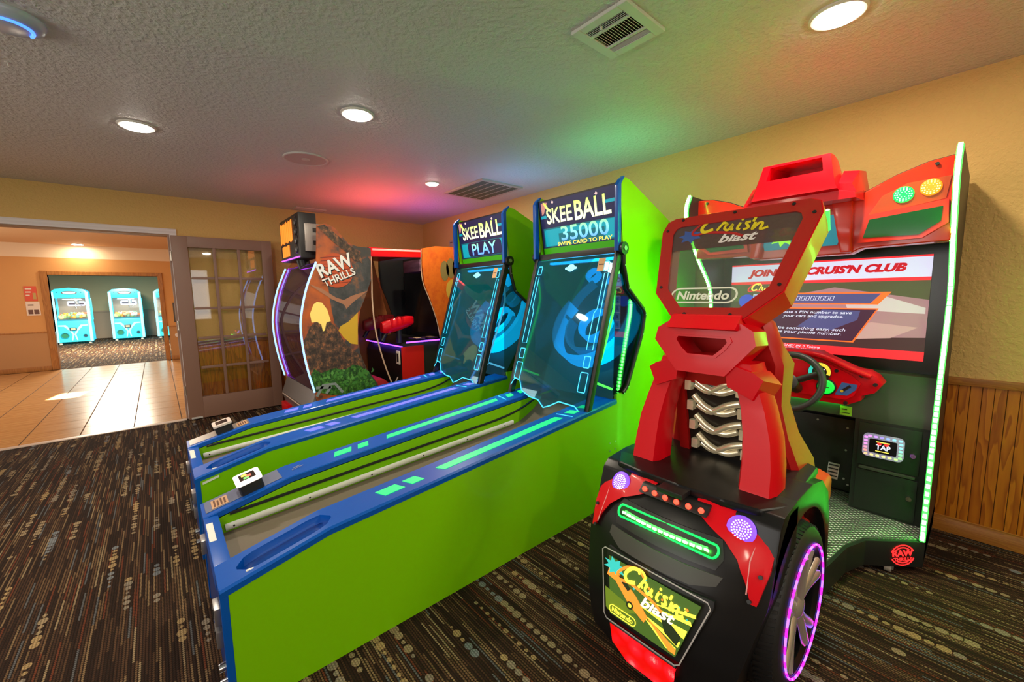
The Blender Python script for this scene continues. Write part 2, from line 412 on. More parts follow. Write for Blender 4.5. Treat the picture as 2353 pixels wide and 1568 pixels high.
# white casing around the wide opening
ca = [(0, 0), (0, .060), (-.012, .060), (-.018, .05), (-.018, .03), (-.012, .02), (-.012, 0)]
struct(prism('trim_3', [(OPL, DA+a, OPZ+b) for a, b in ca], (OPX+.06-OPL, 0, 0), M_WHITETRIM))
struct(prism('trim_4', [(OPX+b, DA+a, 0) for a, b in ca], (0, 0, OPZ), M_WHITETRIM))
struct(box('trim_5', (OPX-.016, DA, 0), (OPX, DA+T, OPZ), mat('jamb_paint', (.33, .20, .15), .5)))
struct(box('trim_6', (OPL, DA-.001, OPZ-.016), (OPX-.016, DA+T, OPZ), mat('jamb_dark', (.30, .16, .08), .5)))
struct(box('trim_7', (OPL, DA-.055, -.002), (OPX-.016, DA+.02, .007), mat('threshold_strip', (.62, .50, .42), .35), bev=.003))

# ------------------------------------------------------------------ hall behind the opening and the far room
HY = 11.8; HXL, HXR = -3.5, 2.2
fh = struct(box('floor_hall', (HXL, DA+.02, -.1), (HXR, HY+.06, -.004), M_GROUT))
bm = bmesh.new(); tw = .397; tl = .397
bm_box(bm, (.004, .003, -.004), (tw-.004, tl-.003, .0), .0012, 1)
me_t = bpy.data.meshes.new('tile'); bm.to_mesh(me_t); bm.free(); me_t.materials.append(M_TILE)
tx = .108-tw*8
while tx < .9:
    ty = DA+.022
    while ty+tl < HY+.06+.1:
        o = bpy.data.objects.new('tile', me_t); COL.objects.link(o); o.parent = fh; o.location = (tx, ty, 0)
        if ty+tl > HY+.06: o.scale.y = (HY+.06-ty)/tl
        ty += tl
    tx += tw
struct(box('ceiling_hall', (HXL, DA+T, ZC), (HXR, HY, ZC+.1), M_HALLC))
struct(box('wall_hall_left', (HXL-T, DA+T, 0), (HXL, 8.0-.9, ZC), M_HALLW))
struct(box('wall_hall_left', (HXL-T, 10.6, 0), (HXL, HY, ZC), M_HALLW))
struct(box('wall_hall_left', (HXL-T, 7.1, 2.2), (HXL, 10.6, ZC), M_HALLW))
struct(box('wall_hall_right', (HXR, DA+T, 0), (HXR+T, HY, ZC), M_HALLW))
DL, DR, DZ = -1.535, .065, 1.835
bm = bmesh.new()
for a, b in (((HXL, HY, .745), (DL, HY+.14, 2.165)), ((DR, HY, .745), (HXR, HY+.14, 2.165)), ((DL, HY, DZ), (DR, HY+.14, 2.165))): bm_box(bm, a, b)
whb = struct(bm_obj('wall_hall_back', bm, M_HALLW))
struct(box('trim_8', (HXL, HY-.002, 2.165), (HXR, HY+.14, ZC), M_CREAM))
bm = bmesh.new(); bm_box(bm, (HXL, HY-.006, 0), (DL-.1, HY+.14, .745)); bm_box(bm, (DR+.1, HY-.006, 0), (HXR, HY+.14, .745))
struct(bm_obj('wall_hall_low', bm, M_HALLLOW))
for a, b in (((HXL, HY-.018, .73), (DL-.1, HY-.006, .755)), ((DR+.1, HY-.018, .73), (HXR, HY-.006, .755)), ((HXL, HY-.02, 0), (DL-.1, HY-.006, .09)), ((DR+.1, HY-.02, 0), (HXR, HY-.006, .09))):
    struct(box('trim_9', a, b, M_HALLTRIM, bev=.004))
bm = bmesh.new()
for a, b in (((DL-.1, HY-.02, 0), (DL, HY+.15, DZ+.075)), ((DR, HY-.02, 0), (DR+.08, HY+.15, DZ+.075)), ((DL, HY-.02, DZ), (DR, HY+.15, DZ+.075))): bm_box(bm, a, b, .006, 1)
struct(bm_obj('trim_10', bm, M_HALLTRIM))
# far room
FY = 20.6
struct(box('floor_far', (-6, HY+.06, -.1), (4, FY, 0), M_CARPET))
struct(box('ceiling_far', (-6, HY+.14, ZC), (4, FY, ZC+.1), M_CEIL))
struct(box('wall_far', (-6, FY, 0), (4, FY+.1, ZC), M_FARW))
struct(box('wall_far_left', (-6.1, HY+.14, 0), (-6, FY, ZC), M_FARW))
struct(box('wall_far_right', (4, HY+.14, 0), (4.1, FY, ZC), M_FARW))
struct(box('trim_11', (-6, FY-.02, 0), (4, FY, .93), M_FARLOW)); struct(box('trim_12', (-6, FY-.04, .93), (4, FY, .98), M_FARLOW))
area('far_room_fill', (-1, 15.5, ZC-.02), 1.0, 520, WARM, shape='DISK')  # added fill light for the far room, no fixture
sb_ = area('hall_sunbeam', (-3.42, 8.9, 1.35), .42, 26, (1, .93, .8), (0, 0, 0), .10, spread=.03)
sb_.rotation_euler = (Vector((-1.05, 8.42, 0))-Vector((-3.42, 8.9, 1.35))).to_track_quat('-Z', 'Y').to_euler()
area('hall_fill', (.6, 8.2, ZC-.03), .5, 30, WARM, shape='DISK')  # added fill under the hall ceiling, no fixture modelled
# posters and wall box in the hall
M_PRED = mat('poster_red', (.75, .10, .05), .6); M_PAPER = mat('paper', (.85, .72, .58), .7); M_PDK = mat('print_dark', (.16, .08, .06), .7)
def fr_wall(y): return Fr((0, y, 0), (1, 0, 0), (0, 0, 1))
fw = fr_wall(HY-.001)
def pxr(fr, x0, y0, x1, y1):
    a = fr.px(x0, y0); b = fr.px(x1, y1); return a[0], b[1], b[0], a[1]
r = pxr(fw, 53, 658, 87, 692)
po = tag(prism('poster', [fw.p(*q, 0) for q in rect(*r)], fw.n*.004, M_PRED), 'red printed notice on the hall wall beside the wide doorway', 'poster')
cw, chh = r[2]-r[0], r[3]-r[1]
for k in range(3): decal('print', fw, rect(r[0]+.1*cw, r[3]-chh*(.22+.22*k), r[0]+(.62-.1*k)*cw, r[3]-chh*(.13+.22*k)), M_PAPER, po, .0045)
decal('print', fw, rect(r[0]+.66*cw, r[1]+.12*chh, r[0]+.92*cw, r[1]+.55*chh), mat('print_olive', (.55, .38, .12), .7), po, .0045)
r = pxr(fw, 58, 694, 95, 725)
po = tag(prism('poster', [fw.p(*q, 0) for q in rect(*r)], fw.n*.004, M_PAPER), 'pale notice with two small photographs under the red notice', 'poster')
cw, chh = r[2]-r[0], r[3]-r[1]
decal('print', fw, rect(r[0]+.12*cw, r[1]+.1*chh, r[0]+.46*cw, r[1]+.42*chh), M_PDK, po, .0045); decal('print', fw, rect(r[0]+.54*cw, r[1]+.1*chh, r[0]+.9*cw, r[1]+.42*chh), M_PDK, po, .0045)
decal('print', fw, rect(r[0]+.15*cw, r[1]+.72*chh, r[0]+.55*cw, r[1]+.8*chh), M_PDK, po, .0045)
r = pxr(fw, 396, 696, 413, 740)
wbx = thing('wall_panel', (.3, HY-.01, 1.0), 'tall dark framed notice beside the open french door', 'panel')
box('frame', fw.p(r[0], r[1], -.001), fw.p(r[2]+.1, r[3], .02), mat('dark_frame', (.08, .06, .05), .4), wbx, .003)
box('face', fw.p(r[0]+.02, r[1]+.03, .02), fw.p(r[2]+.08, r[3]-.03, .022), mat('panel_face', (.20, .20, .18), .3), wbx)
o_ = tag(cyl('wall_outlet', fw.p(*fw.px(408, 770), 0), fw.n, .045, .02, mat('outlet_white', (.8, .75, .7), .5), n=16), 'small round white fitting low on the hall wall by the french door', 'wall fitting')

# ------------------------------------------------------------------ french door, folded back against the wall
M_DOOR = mat('door_brown_paint', (.235, .125, .085), .42)
DX0, DW, DH, DY = .168, .925, 1.99, 5.64
door = struct(box('door_1', (DX0, DY, .012), (DX0+.135, DY+.042, DH+.012), M_DOOR, bev=.004))
pz0, pz1 = .012+.235, DH+.012-.115; px0, px1 = DX0+.135, DX0+DW-.105
box('stile', (px1, DY, .012), (DX0+DW, DY+.042, DH+.012), M_DOOR, door, .004)
box('rail', (px0, DY, .012), (px1, DY+.042, pz0), M_DOOR, door, .002); box('rail', (px0, DY, pz1), (px1, DY+.042, DH+.012), M_DOOR, door, .002)
cwid, rh = (px1-px0)/3, (pz1-pz0)/5
for i in (1, 2): box('muntin', (px0+cwid*i-.014, DY+.006, pz0), (px0+cwid*i+.014, DY+.036, pz1), M_DOOR, door, .004)
for j in (1, 2, 3, 4):
    for i in range(3): box('muntin', (px0+cwid*i+.0142, DY+.008, pz0+rh*j-.014), (px0+cwid*(i+1)-.0142, DY+.034, pz0+rh*j+.014), M_DOOR, door, .004)
for j in range(5):
    for i in range(3):
        box('pane', (px0+cwid*i+.006, DY+.018, pz0+rh*j+.006), (px0+cwid*(i+1)-.006, DY+.022, pz0+rh*(j+1)-.006), G_DOOR, door)
for z in (.28, 1.0, 1.74): cyl('hinge', (DX0-.006, DY+.046, z), (0, 0, 1), .008, .1, mat('hinge_brass', (.55, .5, .42), .35, .8), door, 10)
for z in (.012,): box('door_shoe', (DX0+.02, DY-.004, z), (DX0+.12, DY+.046, z+.02), mat('shoe_grey', (.5, .48, .45), .5), door, .002)

# ------------------------------------------------------------------ ceiling fittings
M_LAMP = emis('lamp_lens', (1.0, .93, .82), 30, (1, 1, 1)); M_RING = mat('lamp_trim', (.75, .70, .62), .45)
def downlight(x, y, power, label, r=.082, group=None):
    t = thing('recessed_light', (x, y, ZC), label, 'ceiling light', group)
    lathe('trim_ring', (x, y, ZC), (0, 0, -1), [(r*.98, 0), (r*1.17, 0), (r*1.17, .004), (r*1.08, .010), (r*.98, .010)], M_RING, t, 40, True)
    lathe('lens', (x, y, ZC), (0, 0, -1), [(r*.975, .001), (r*.975, .010), (r*.85, .017), (r*.5, .021), (.004, .023)], M_LAMP, t, 32)
    area('lamp', (x, y, ZC-.026), r*1.7, power, WARM, parent=t, shape='DISK')
    return t
downlight(*on(314, 289, 2, ZC).xy, 15, 'bright recessed light over the carpet facing the hall opening')
downlight(*on(821, 262, 2, ZC).xy, 15, 'bright recessed light between the round speaker grille and the square register')
downlight(*on(993, 421, 2, ZC).xy, 13, 'small bright recessed light beside the large return grille', .06)
downlight(*on(1926, 32, 2, ZC).xy, 15, 'bright recessed light over the red racing machine')
g = 'added recessed lights behind the viewer'  # lights added out of view to brighten the room
for x, y in ((-1.0, 1.6), (-1.1, -.6), (1.0, -.9), (-2.2, 3.6), (2.2, -1.6)): downlight(x, y, 9, 'added unseen recessed ceiling light in the near half of the room', group=g)
downlight(*on(180, 574, 1, 11.55).xy, 5, 'recessed light glowing at the far end of the hall ceiling')
c = on(1041, 563, 0, DB); ws = thing('wall_sensor', (DB, c.y, c.z), 'small grey box on the wall between the volcano cabinet and an alley head', 'wall fitting')
box('case', (DB-.03, c.y-.045, c.z-.06), (DB, c.y+.045, c.z+.06), mat('sensor_grey', (.42, .33, .26), .5), ws, .006); box('vent_slot', (DB-.032, c.y-.03, c.z+.02), (DB-.029, c.y+.03, c.z+.035), M_PDK, ws)
# round speaker grille
c = on(703, 365, 2, ZC); sp = thing('ceiling_speaker', (c.x, c.y, ZC), 'round pinkish white speaker grille in the ceiling', 'speaker')
M_SPK = mat('speaker_white', (.62, .56, .52), .55)
lathe('rim', (c.x, c.y, ZC), (0, 0, -1), [(.145, 0), (.162, 0), (.162, .006), (.155, .010), (.145, .008)], M_SPK, sp, 48, True)
def perforated():
    m = mat('perforated_metal', (.5, .42, .38), .6); nt = m.node_tree; P, x, y, z = pos(nt)
    v = nd(nt, 'ShaderNodeTexVoronoi'); v.inputs['Scale'].default_value = 130; v.inputs['Randomness'].default_value = .1; lk(nt, P, v.inputs['Vector'])
    lk(nt, ramp(nt, v.outputs['Distance'], [(.25, (.10, .07, .06)), (.42, (.55, .44, .40))]), nt.nodes['Principled BSDF'].inputs['Base Color']); return m
cyl('grille', (c.x, c.y, ZC-.002), (0, 0, -1), .146, .005, perforated(), sp, 48)
lathe('badge', (c.x, c.y, ZC-.006), (0, 0, -1), [(.03, 0), (.03, .003), (.002, .004)], M_SPK, sp, 24)
# dome fitting with a blue LED arc
c = on(14, 38, 2, ZC); dm = thing('ceiling_dome', (c.x, c.y, ZC), 'pale domed fitting with a blue light arc on the ceiling', 'ceiling fitting')
lathe('housing', (c.x, c.y, ZC), (0, 0, -1), [(.105, 0), (.105, .010), (.098, .022), (.075, .034), (.03, .040), (.002, .041)], mat('dome_plastic', (.46, .50, .60), .25), dm, 40)
tube('light_arc', [(c.x+.066*math.cos(a), c.y+.066*math.sin(a), ZC-.0375) for a in [math.radians(-100+12*k) for k in range(12)]], .006, emis('blue_arc', (.05, .18, 1), 2.2), dm, 8)
c = on(17, 143, 2, ZC); sk = thing('ceiling_hook', (c.x, c.y, ZC), 'tiny white hook screwed into the ceiling near the domed fitting', 'hook')
lathe('plate', (c.x, c.y, ZC), (0, 0, -1), [(.010, 0), (.010, .002), (.004, .004)], M_SPK, sk, 14)
tube('hook', [(c.x, c.y, ZC-.003), (c.x, c.y, ZC-.014), (c.x+.005, c.y, ZC-.018), (c.x+.01, c.y, ZC-.014)], .0018, M_SPK, sk, 8)
# vents
M_VENT = mat('vent_white', (.66, .68, .60), .5); M_VDK = mat('vent_dark', (.02, .018, .015), .8); M_VENT2 = mat('return_grille', (.50, .42, .34), .5)
def frame4(name, x0, x1, y0, y1, z0, z1, w, ma, parent):
    bm = bmesh.new()
    for a, b in (((x0, y0, z0), (x1, y0+w, z1)), ((x0, y1-w, z0), (x1, y1, z1)), ((x0, y0+w, z0), (x0+w, y1-w, z1)), ((x1-w, y0+w, z0), (x1, y1-w, z1))): bm_box(bm, a, b, .002, 1)
    return bm_obj(name, bm, ma, parent)
def slat(parent, a, b, tilt, w, ma):
    """thin tilted louvre between a and b"""
    a, b = Vector(a), Vector(b); d = (b-a).normalized(); s = d.cross(Vector((0, 0, 1))).normalized(); q = s*math.cos(tilt)*w/2 + Vector((0, 0, 1))*math.sin(tilt)*w/2
    th = q.cross(d).normalized()*.0008
    bm = bmesh.new(); vs = [bm.verts.new(p) for p in (a-q-th, a+q-th, a+q+th, a-q+th, b-q-th, b+q-th, b+q+th, b-q+th)]
    for f in ((0, 1, 2, 3), (4, 7, 6, 5), (0, 4, 5, 1), (1, 5, 6, 2), (2, 6, 7, 3), (3, 7, 4, 0)): bm.faces.new([vs[i] for i in f])
    return bm_obj('slat', bm, ma, parent, 0)
x0, x1, y0, y1 = 1.407, 1.690, .955, 1.222; zb = ZC-.014
v1 = thing('ceiling_register', ((x0+x1)/2, (y0+y1)/2, ZC), 'square white supply register with louvres in three directions', 'vent')
frame4('frame', x0, x1, y0, y1, zb, ZC, .042, M_VENT, v1); box('backing', (x0+.03, y0+.03, ZC-.003), (x1-.03, y1-.03, ZC), M_VDK, v1)
for xx in (x0+.085, x1-.085): box('bar', (xx-.006, y0+.04, zb), (xx+.006, y1-.04, zb+.006), M_VENT, v1)
for k in range(14): yy = y0+.052+k*(y1-y0-.104)/13; slat(v1, (x0+.09, yy, zb+.005), (x1-.09, yy, zb+.006), -.75, .009, M_VENT)
for k in range(4):
    slat(v1, (x0+.049+k*.0095, y0+.042, zb+.005), (x0+.049+k*.0095, y1-.042, zb+.005), .9, .009, M_VENT)
    slat(v1, (x1-.049-k*.0095, y0+.042, zb+.005), (x1-.049-k*.0095, y1-.042, zb+.005), -.9, .009, M_VENT)
box('lever', (x0+.05, y0+.15, zb-.012), (x0+.058, y0+.156, zb+.003), M_VENT, v1)
x0, x1, y0, y1 = 2.405, 2.925, 3.18, 3.86
v2 = thing('return_grille', ((x0+x1)/2, (y0+y1)/2, ZC), 'large rectangular brown slatted return grille near the corner', 'vent')
frame4('frame', x0, x1, y0, y1, ZC-.016, ZC, .03, M_VENT2, v2); box('backing', (x0+.02, y0+.02, ZC-.003), (x1-.02, y1-.02, ZC), M_VDK, v2)
for k in range(1, 5): box('bar', (x0+.03+k*(x1-x0-.06)/5-.006, y0+.03, ZC-.015), (x0+.03+k*(x1-x0-.06)/5+.006, y1-.03, ZC-.008), M_VENT2, v2)
for k in range(26): yy = y0+.042+k*(y1-y0-.084)/25; slat(v2, (x0+.03, yy, ZC-.008), (x1-.03, yy, ZC-.008), .8, .02, mat('grille_slat', (.20, .12, .08), .6))
x0, x1, y0, y1 = 1.36, 1.71, 5.50, 5.64
v3 = thing('slot_vent', ((x0+x1)/2, (y0+y1)/2, ZC), 'narrow dark slot vent above the volcano cabinet', 'vent')
frame4('frame', x0, x1, y0, y1, ZC-.012, ZC, .018, M_VENT2, v3); box('backing', (x0+.01, y0+.01, ZC-.002), (x1-.01, y1-.01, ZC), M_VDK, v3)
for k in range(6): slat(v3, (x0+.018, y0+.028+k*.017, ZC-.007), (x1-.018, y0+.028+k*.017, ZC-.007), .8, .012, M_VENT2)

# ------------------------------------------------------------------ skee ball alleys
M_LIME = mat('lime_laminate', (.21, .56, .0), .38, coat=.05, spec=.3); M_BLUE = mat('blue_rail', (.0, .085, .44), .32, coat=.1, spec=.35)
M_BLUEDK = mat('blue_dark', (.003, .03, .17), .35); M_LANE = mat('lane_cork', (.15, .115, .08), .55); M_BLK = mat('black_plastic', (.012, .012, .013), .38)
M_CHROME = mat('chrome', (.75, .75, .76), .18, 1); M_STEEL = mat('brushed_steel', (.55, .55, .56), .35, .9); M_WHITEP = mat('white_plastic', (.78, .78, .74), .35)
M_GREY = mat('grey_plate', (.16, .19, .30), .4, .3); M_COPPER = mat('label_copper', (.55, .32, .18), .5); M_BROWN = mat('label_brown', (.12, .05, .03), .6)
E_GREEN = emis('glow_green', (.0, 1, .18), 1.05, (.02, .3, .06)); E_LAV = emis('glow_lavender', (.16, .17, 1), 1.0, (.05, .05, .3)); E_CYAN = emis('glow_cyan', (.05, .62, 1), 1.0, (.02, .2, .3))
E_LEDG = emis('led_green', (.06, 1, .06), 1.6); E_LEDC = emis('led_cyan', (.25, .65, 1), 3)
M_TARGET = mat('target_blue', (.0, .16, .30), .3, 0, (0, .30, .55), .35, coat=.3)
M_TARGET2 = mat('target_cyan', (.0, .30, .52), .3, 0, (0, .42, .85), 1.3)
M_BOARD = mat('target_board', (.05, .07, .09), .45)
M_INNER = mat('inner_teal', (.01, .22, .20), .4, 0, (0, .25, .30), .12)
def z_top(x):      # rail top height along the alley
    return .437+.235*x if x < .33 else .5145+.0885*(x-.33)
def z_lane(x): return .345+.066*x
def gradmat(name, za, zb, ca, cb, s):
    m = mat(name, ca, .4); nt = m.node_tree; P, x, y, z = pos(nt); b = nt.nodes['Principled BSDF']
    f = mth(nt, 'DIVIDE', mth(nt, 'SUBTRACT', z, za), zb-za)
    c = ramp(nt, f, [(0, ca), (1, cb)]); lk(nt, c, b.inputs['Base Color']); lk(nt, c, b.inputs['Emission Color']); b.inputs['Emission Strength'].default_value = s; return m
E_TITLE = gradmat('title_glow', 1.84, 1.96, (.90, .95, .55), (.55, .90, .05), .95)
E_SCORE = gradmat('score_glow', 1.70, 1.82, (.10, .30, 1), (.30, .95, .10), .95)
E_YEL = emis('glow_yellow', (1, .72, .10), .9); E_NAVY = emis('sign_navy', (.006, .008, .06), .5, (.01, .012, .05)); E_TEAL = emis('sign_teal', (.0, .17, .22), .45, (.0, .1, .12))
E_TEAL2 = emis('sign_teal_light', (.0, .38, .50), .55, (.0, .2, .25)); E_SIGNG = emis('sign_green', (.02, .26, .0), .4, (.04, .3, .0)); E_SPIN = emis('sign_pink', (.6, .25, .22), .5)

def skee(y0, glow, score, label, variant):
    X = .07; yc = y0+.36; r = thing('skee_ball_machine', (X, yc, 0), label, 'skee ball machine')
    P = lambda x, y, z: (X+x, yc+y, z)
    hw, ri = .36, .20          # half width, rail inner edge
    xs = [0, .11, .22, .33, .9, 1.5, 2.06]
    # side panels up to the head, with blue edging along top and front
    for s in (-1, 1):
        ya, yb = yc+s*hw, yc+s*(hw-.02)
        pan = xz('side_panel', [(X+.022, .0), (X+2.06, 0)] + [(X+x, z_top(x)-.026) for x in reversed(xs[1:])] + [(X+.022, z_top(.022)-.026)], ya, yb, M_LIME, r)
        xz('edge_trim', [(X, 0), (X+.022, 0), (X+.022, z_top(0)-.02), (X, z_top(0)-.002)], ya-s*-.001, yb, M_BLUE, r, .002)
        # rail top with rolled outer edge
        rings = []
        for x in xs:
            z = z_top(x); o = s*hw; i = s*ri
            rings.append([Vector(P(x, o+s*.002, z-.026)), Vector(P(x, o+s*.002, z-.007)), Vector(P(x, o-s*.006, z)), Vector(P(x, i+s*.004, z)), Vector(P(x, i, z-.004)), Vector(P(x, i, z-.03))])
        rail = loft('rail', rings, M_BLUE, r, True, 30)
        # inner wall down to the lane, sweeping up with the ball hop
        xz('inner_wall', [(X+.05, z_lane(.05)-.05), (X+2.06, z_lane(2.06)-.05)] + [(X+x, z_top(x)-.0265) for x in reversed(xs[1:])] + [(X+.05, z_top(.05)-.0265)], yc+s*(ri+.012), yc+s*ri, M_LIME, r)
        f = .001*s
        line = smoothpts([P(x, s*ri-f, z_lane(x)+.075) for x in (.09, .6, 1.2, 1.55)] + [P(1.75, s*ri-f, z_lane(1.75)+.095), P(1.88, s*ri-f, .60)], 5)
        tube('groove', line, .0075, M_BLK, r, 6)
        tube('bumper_strip', [P(.07, s*(ri-.004), z_lane(.07)+.022), P(1.68, s*(ri-.004), z_lane(1.68)+.022)], .0155, M_WHITEP, r, 8, flat=.5)
        for k in range(6): cyl('screw', P(.1+k*.3, s*(ri-.011), z_lane(.1+k*.3)+.022), (0, -s, 0), .004, .003, M_BLK, r, 8)
        if s == -1:
            # ball trough sunk into the near end of this rail
            bm = bmesh.new(); rg = []
            for k in range(13):
                t = k/12; xx = .055+.30*t; w = .052*math.sqrt(max(.02, 1-(2*t-1)**6)); zc = z_top(xx)
                rg.append([bm.verts.new(P(xx, -.285+w*math.cos(a), zc+.012+.075*math.sin(a))) for a in [2*PI*j/14 for j in range(14)]])
            for A, B in zip(rg, rg[1:]):
                for j in range(14): bm.faces.new((A[j], A[(j+1) % 14], B[(j+1) % 14], B[j]))
            bm.faces.new(rg[0]); bm.faces.new(rg[-1])
            bmesh.ops.recalc_face_normals(bm, faces=bm.faces)
            # the bowl itself: lower half of the same form, slightly larger
            bb = bmesh.new(); rg2 = []
            for k in range(13):
                t = k/12; xx = .053+.304*t; w = .0545*math.sqrt(max(.02, 1-(2*t-1)**6)); zc = z_top(xx)
                rg2.append([bb.verts.new(P(xx, -.285+w*math.cos(a), zc-.003+.064*math.sin(a))) for a in [PI+PI*j/10 for j in range(11)]])
            for A, B in zip(rg2, rg2[1:]):
                for j in range(10): bb.faces.new((A[j], A[j+1], B[j+1], B[j]))
            bb.faces.new(rg2[0]); bb.faces.new(rg2[-1])
            cutter = bm_obj('cutter', bm, None, r); boolcut(rail, cutter)
            tr = bm_obj('ball_trough', bb, M_BLUE, r, 60)
            box('trough_lip', P(.075, -.338, z_top(.075)-.045), P(.19, -.330, z_top(.19)-.022), M_WHITEP, r, .002)
        # glowing pads let into the rail top
        def pad(xa, xb, ya_, yb_, ma=glow, nm='light_pad'):
            q = [Vector(P(x_, y_, z_top(x_)+.0006)) for x_, y_ in ((xa, ya_), (xb, ya_+.012*s*0), (xb+.02, yb_), (xa+.02, yb_))]
            return prism(nm, q, (0, 0, .0015), ma, r)
        yo, yi = s*(ri+.055), s*(ri+.11)
        pad(.54, .625, yo, yi); pad(.66, .715, yo, yi); pad(.82, 1.60, s*(ri+.06), s*(ri+.105)); pad(1.69, 1.74, yo, yi); pad(1.80, 1.85, yo, yi)
        pad(1.645, 1.652, s*(ri+.03), s*(ri+.135), E_CYAN, 'light_line')
    # front board, cross bar, lane, hop
    box('front_board', P(.004, -.335, .0), P(.03, .335, .43), M_BLUEDK, r, .003)
    box('cross_bar', P(0, -.20, .35), P(.05, .20, .436), M_BLUE, r, .004)
    box('notice_strip', P(.004, -.02, .436), P(.026, .14, .4372), M_WHITEP, r)
    prism('lane', [P(.05, -.2, z_lane(.05)), P(1.62, -.2, z_lane(1.62)), P(1.62, -.2, z_lane(1.62)-.03), P(.05, -.2, z_lane(.05)-.03)], (0, .4, 0), M_LANE, r)
    hop = smoothpts([P(1.62, -.2, z_lane(1.62)), P(1.74, -.2, z_lane(1.74)+.012), P(1.86, -.2, .525), P(1.95, -.2, .59)], 4)
    prism('ball_hop', [Vector(p) for p in hop] + [Vector(P(1.95, -.2, .5)), Vector(P(1.62, -.2, .42))], (0, .4, 0), M_LANE, r)
    # coin and ticket fittings on the front
    for k, (yy, zz) in enumerate(((-.24, .30), (-.24, .22), (.26, .30))):
        cm = box('coin_mech', P(-.014, yy-.035, zz-.03), P(.004, yy+.035, zz+.03), M_STEEL, r, .004)
        box('coin_slot', P(-.016, yy-.006, zz-.018), P(-.013, yy+.006, zz+.018), M_BLK, cm)
    for zz in (.12, .06): cyl('lock', P(.004, -.27, zz), (-1, 0, 0), .014, .02, M_CHROME, r, 16)
    cyl('start_button', P(.004, -.20, .26), (-1, 0, 0), .018, .018, M_BLUE, r, 18)
    # card reader and instruction label on the other rail
    ry = ri+.085
    def sloped(x, y, h=0): return Vector(P(x, y, z_top(x)+h))
    ux = (sloped(.3, 0)-sloped(.1, 0)).normalized()
    rx = .125 if variant == 0 else .135
    frd = Fr(sloped(rx, ry-.062, .058), ux.cross(Vector((0, 1, 0)))*0+Vector((0, -1, 0)), ux)
    frd = Fr(sloped(rx, ry+.062, .048), (0, -1, 0), ux)
    body = prism('card_reader', [frd.p(*q, 0) for q in rrect(.004, .004, .12, .098, .012, 3)], -frd.n*.055, M_BLK, r)
    rimm = emis('reader_rim', (1.0, .82, .72), .75, (.8, .75, .7)) if variant == 0 else mat('reader_rim_dull', (.70, .60, .55), .35)
    prism('rim', [frd.p(*q, .0) for q in rrect(0, 0, .124, .102, .016, 4)], frd.n*.012, rimm, body)
    decal('screen', frd, rect(.026, .02, .098, .082), mat('reader_screen', (.01, .008, .012), .25), body, .0125)
    if variant == 0:
        for k, (cx_, cy_, c_) in enumerate(((.045, .04, (.9, .6, .1)), (.065, .055, (.8, .15, .1)), (.08, .045, (.2, .6, .15)))):
            decal('screen_graphic', frd, rrect(cx_-.012, cy_-.010, cx_+.012, cy_+.012, .005, 3), emis('reader_g%d' % k, c_, .8), body, .0135)
    def plate(nm, x0, x1, ya_, yb_, ma, h=.0008):
        return prism(nm, [sloped(x0, ya_, h), sloped(x1, ya_, h), sloped(x1, yb_, h), sloped(x0, yb_, h)], (0, 0, .0012), ma, r)
    plate('rail_plate', .012, .30 if variant == 0 else .33, ri+.03, hw-.012, M_GREY if variant == 0 else M_STEEL)
    lx = .035 if variant == 0 else .262
    lab = plate('label', lx, lx+.058, ri+.04, ri+.125, M_COPPER, .0022)
    for k in range(4): plate('label_print', lx+.008+k*.012, lx+.014+k*.012, ri+.05, ri+.115-.01*(k % 2), M_BROWN, .0036)
    if variant == 0:
        tq = Fr(sloped(.35, ry-.04, .001), ux, (0, 1, 0)); decal('label_print', tq, rect(0, .02, .05, .024), M_STEEL, r, .0006); decal('label_print', tq, rect(.01, .034, .04, .04), M_STEEL, r, .0006)
    else:
        tk = Fr(Vector(P(0, -hw-.002, 0)), (1, 0, 0), (0, 0, 1)); decal('sticker', tk, [(.03, .395), (.10, .415), (.10, .427), (.03, .407)], M_WHITEP, r, .0005)
    # ---- head: two side panels with a shaped window, back, marquee
    ztopf, ztopb = 2.018, 1.655
    for s in (-1, 1):
        ya, yb = yc+s*hw, yc+s*(hw-.02)
        o = [(2.06, 0), (3.06, 0), (3.06, ztopb), (2.16, ztopf-.006), (2.105, ztopf+.002), (2.07, ztopf-.02), (2.063, ztopf-.045)]
        win = [(2.103, 1.60), (2.11, 1.50), (2.155, 1.36), (2.335, 1.225), (2.355, 1.19), (2.325, 1.06), (2.165, .735), (2.12, .70)]
        pts = [(X+a, b) for a, b in o] + [(X+a, b) for a, b in win] + [(X+2.06, .70)]
        xz('head_side', pts, ya, yb, M_LIME, r)
        xz('head_edge', [(X+2.044, 1.585), (X+2.078, 1.585), (X+2.072, ztopf-.04), (X+2.105, ztopf+.003), (X+2.10, ztopf+.010), (X+2.062, ztopf-.018), (X+2.04, ztopf-.05)], ya+s*.003, yb-s*.003, M_BLUE, r, .003)
        wpts = [(X+a, b) for a, b in win] + [(X+2.035, .70), (X+2.05, 1.60)]
        xz('window_pane', wpts, yc+s*(hw-.008), yc+s*(hw-.011), G_SIDE, r)
        loop = [(X+a, yc+s*(hw+.004), b) for a, b in win]
        tube('window_frame', loop, .0125, M_BLK, r, 8)
        for a, b in win[1:]: cyl('rivet', (X+a, yc+s*(hw+.014), b), (0, s, 0), .005, .003, M_STEEL, r, 8)
        tube('light_rope', smoothpts([P(2.06, s*(hw-.03), 1.42), P(2.07, s*(hw-.03), 1.28), P(1.99, s*(hw-.028), 1.06), P(1.90, s*(hw-.028), .86), P(1.88, s*(hw-.03), .78)], 5), .007, E_LEDG if variant == 0 else emis('led_cyan_dim', (.1, .5, .8), .5), r, 8)
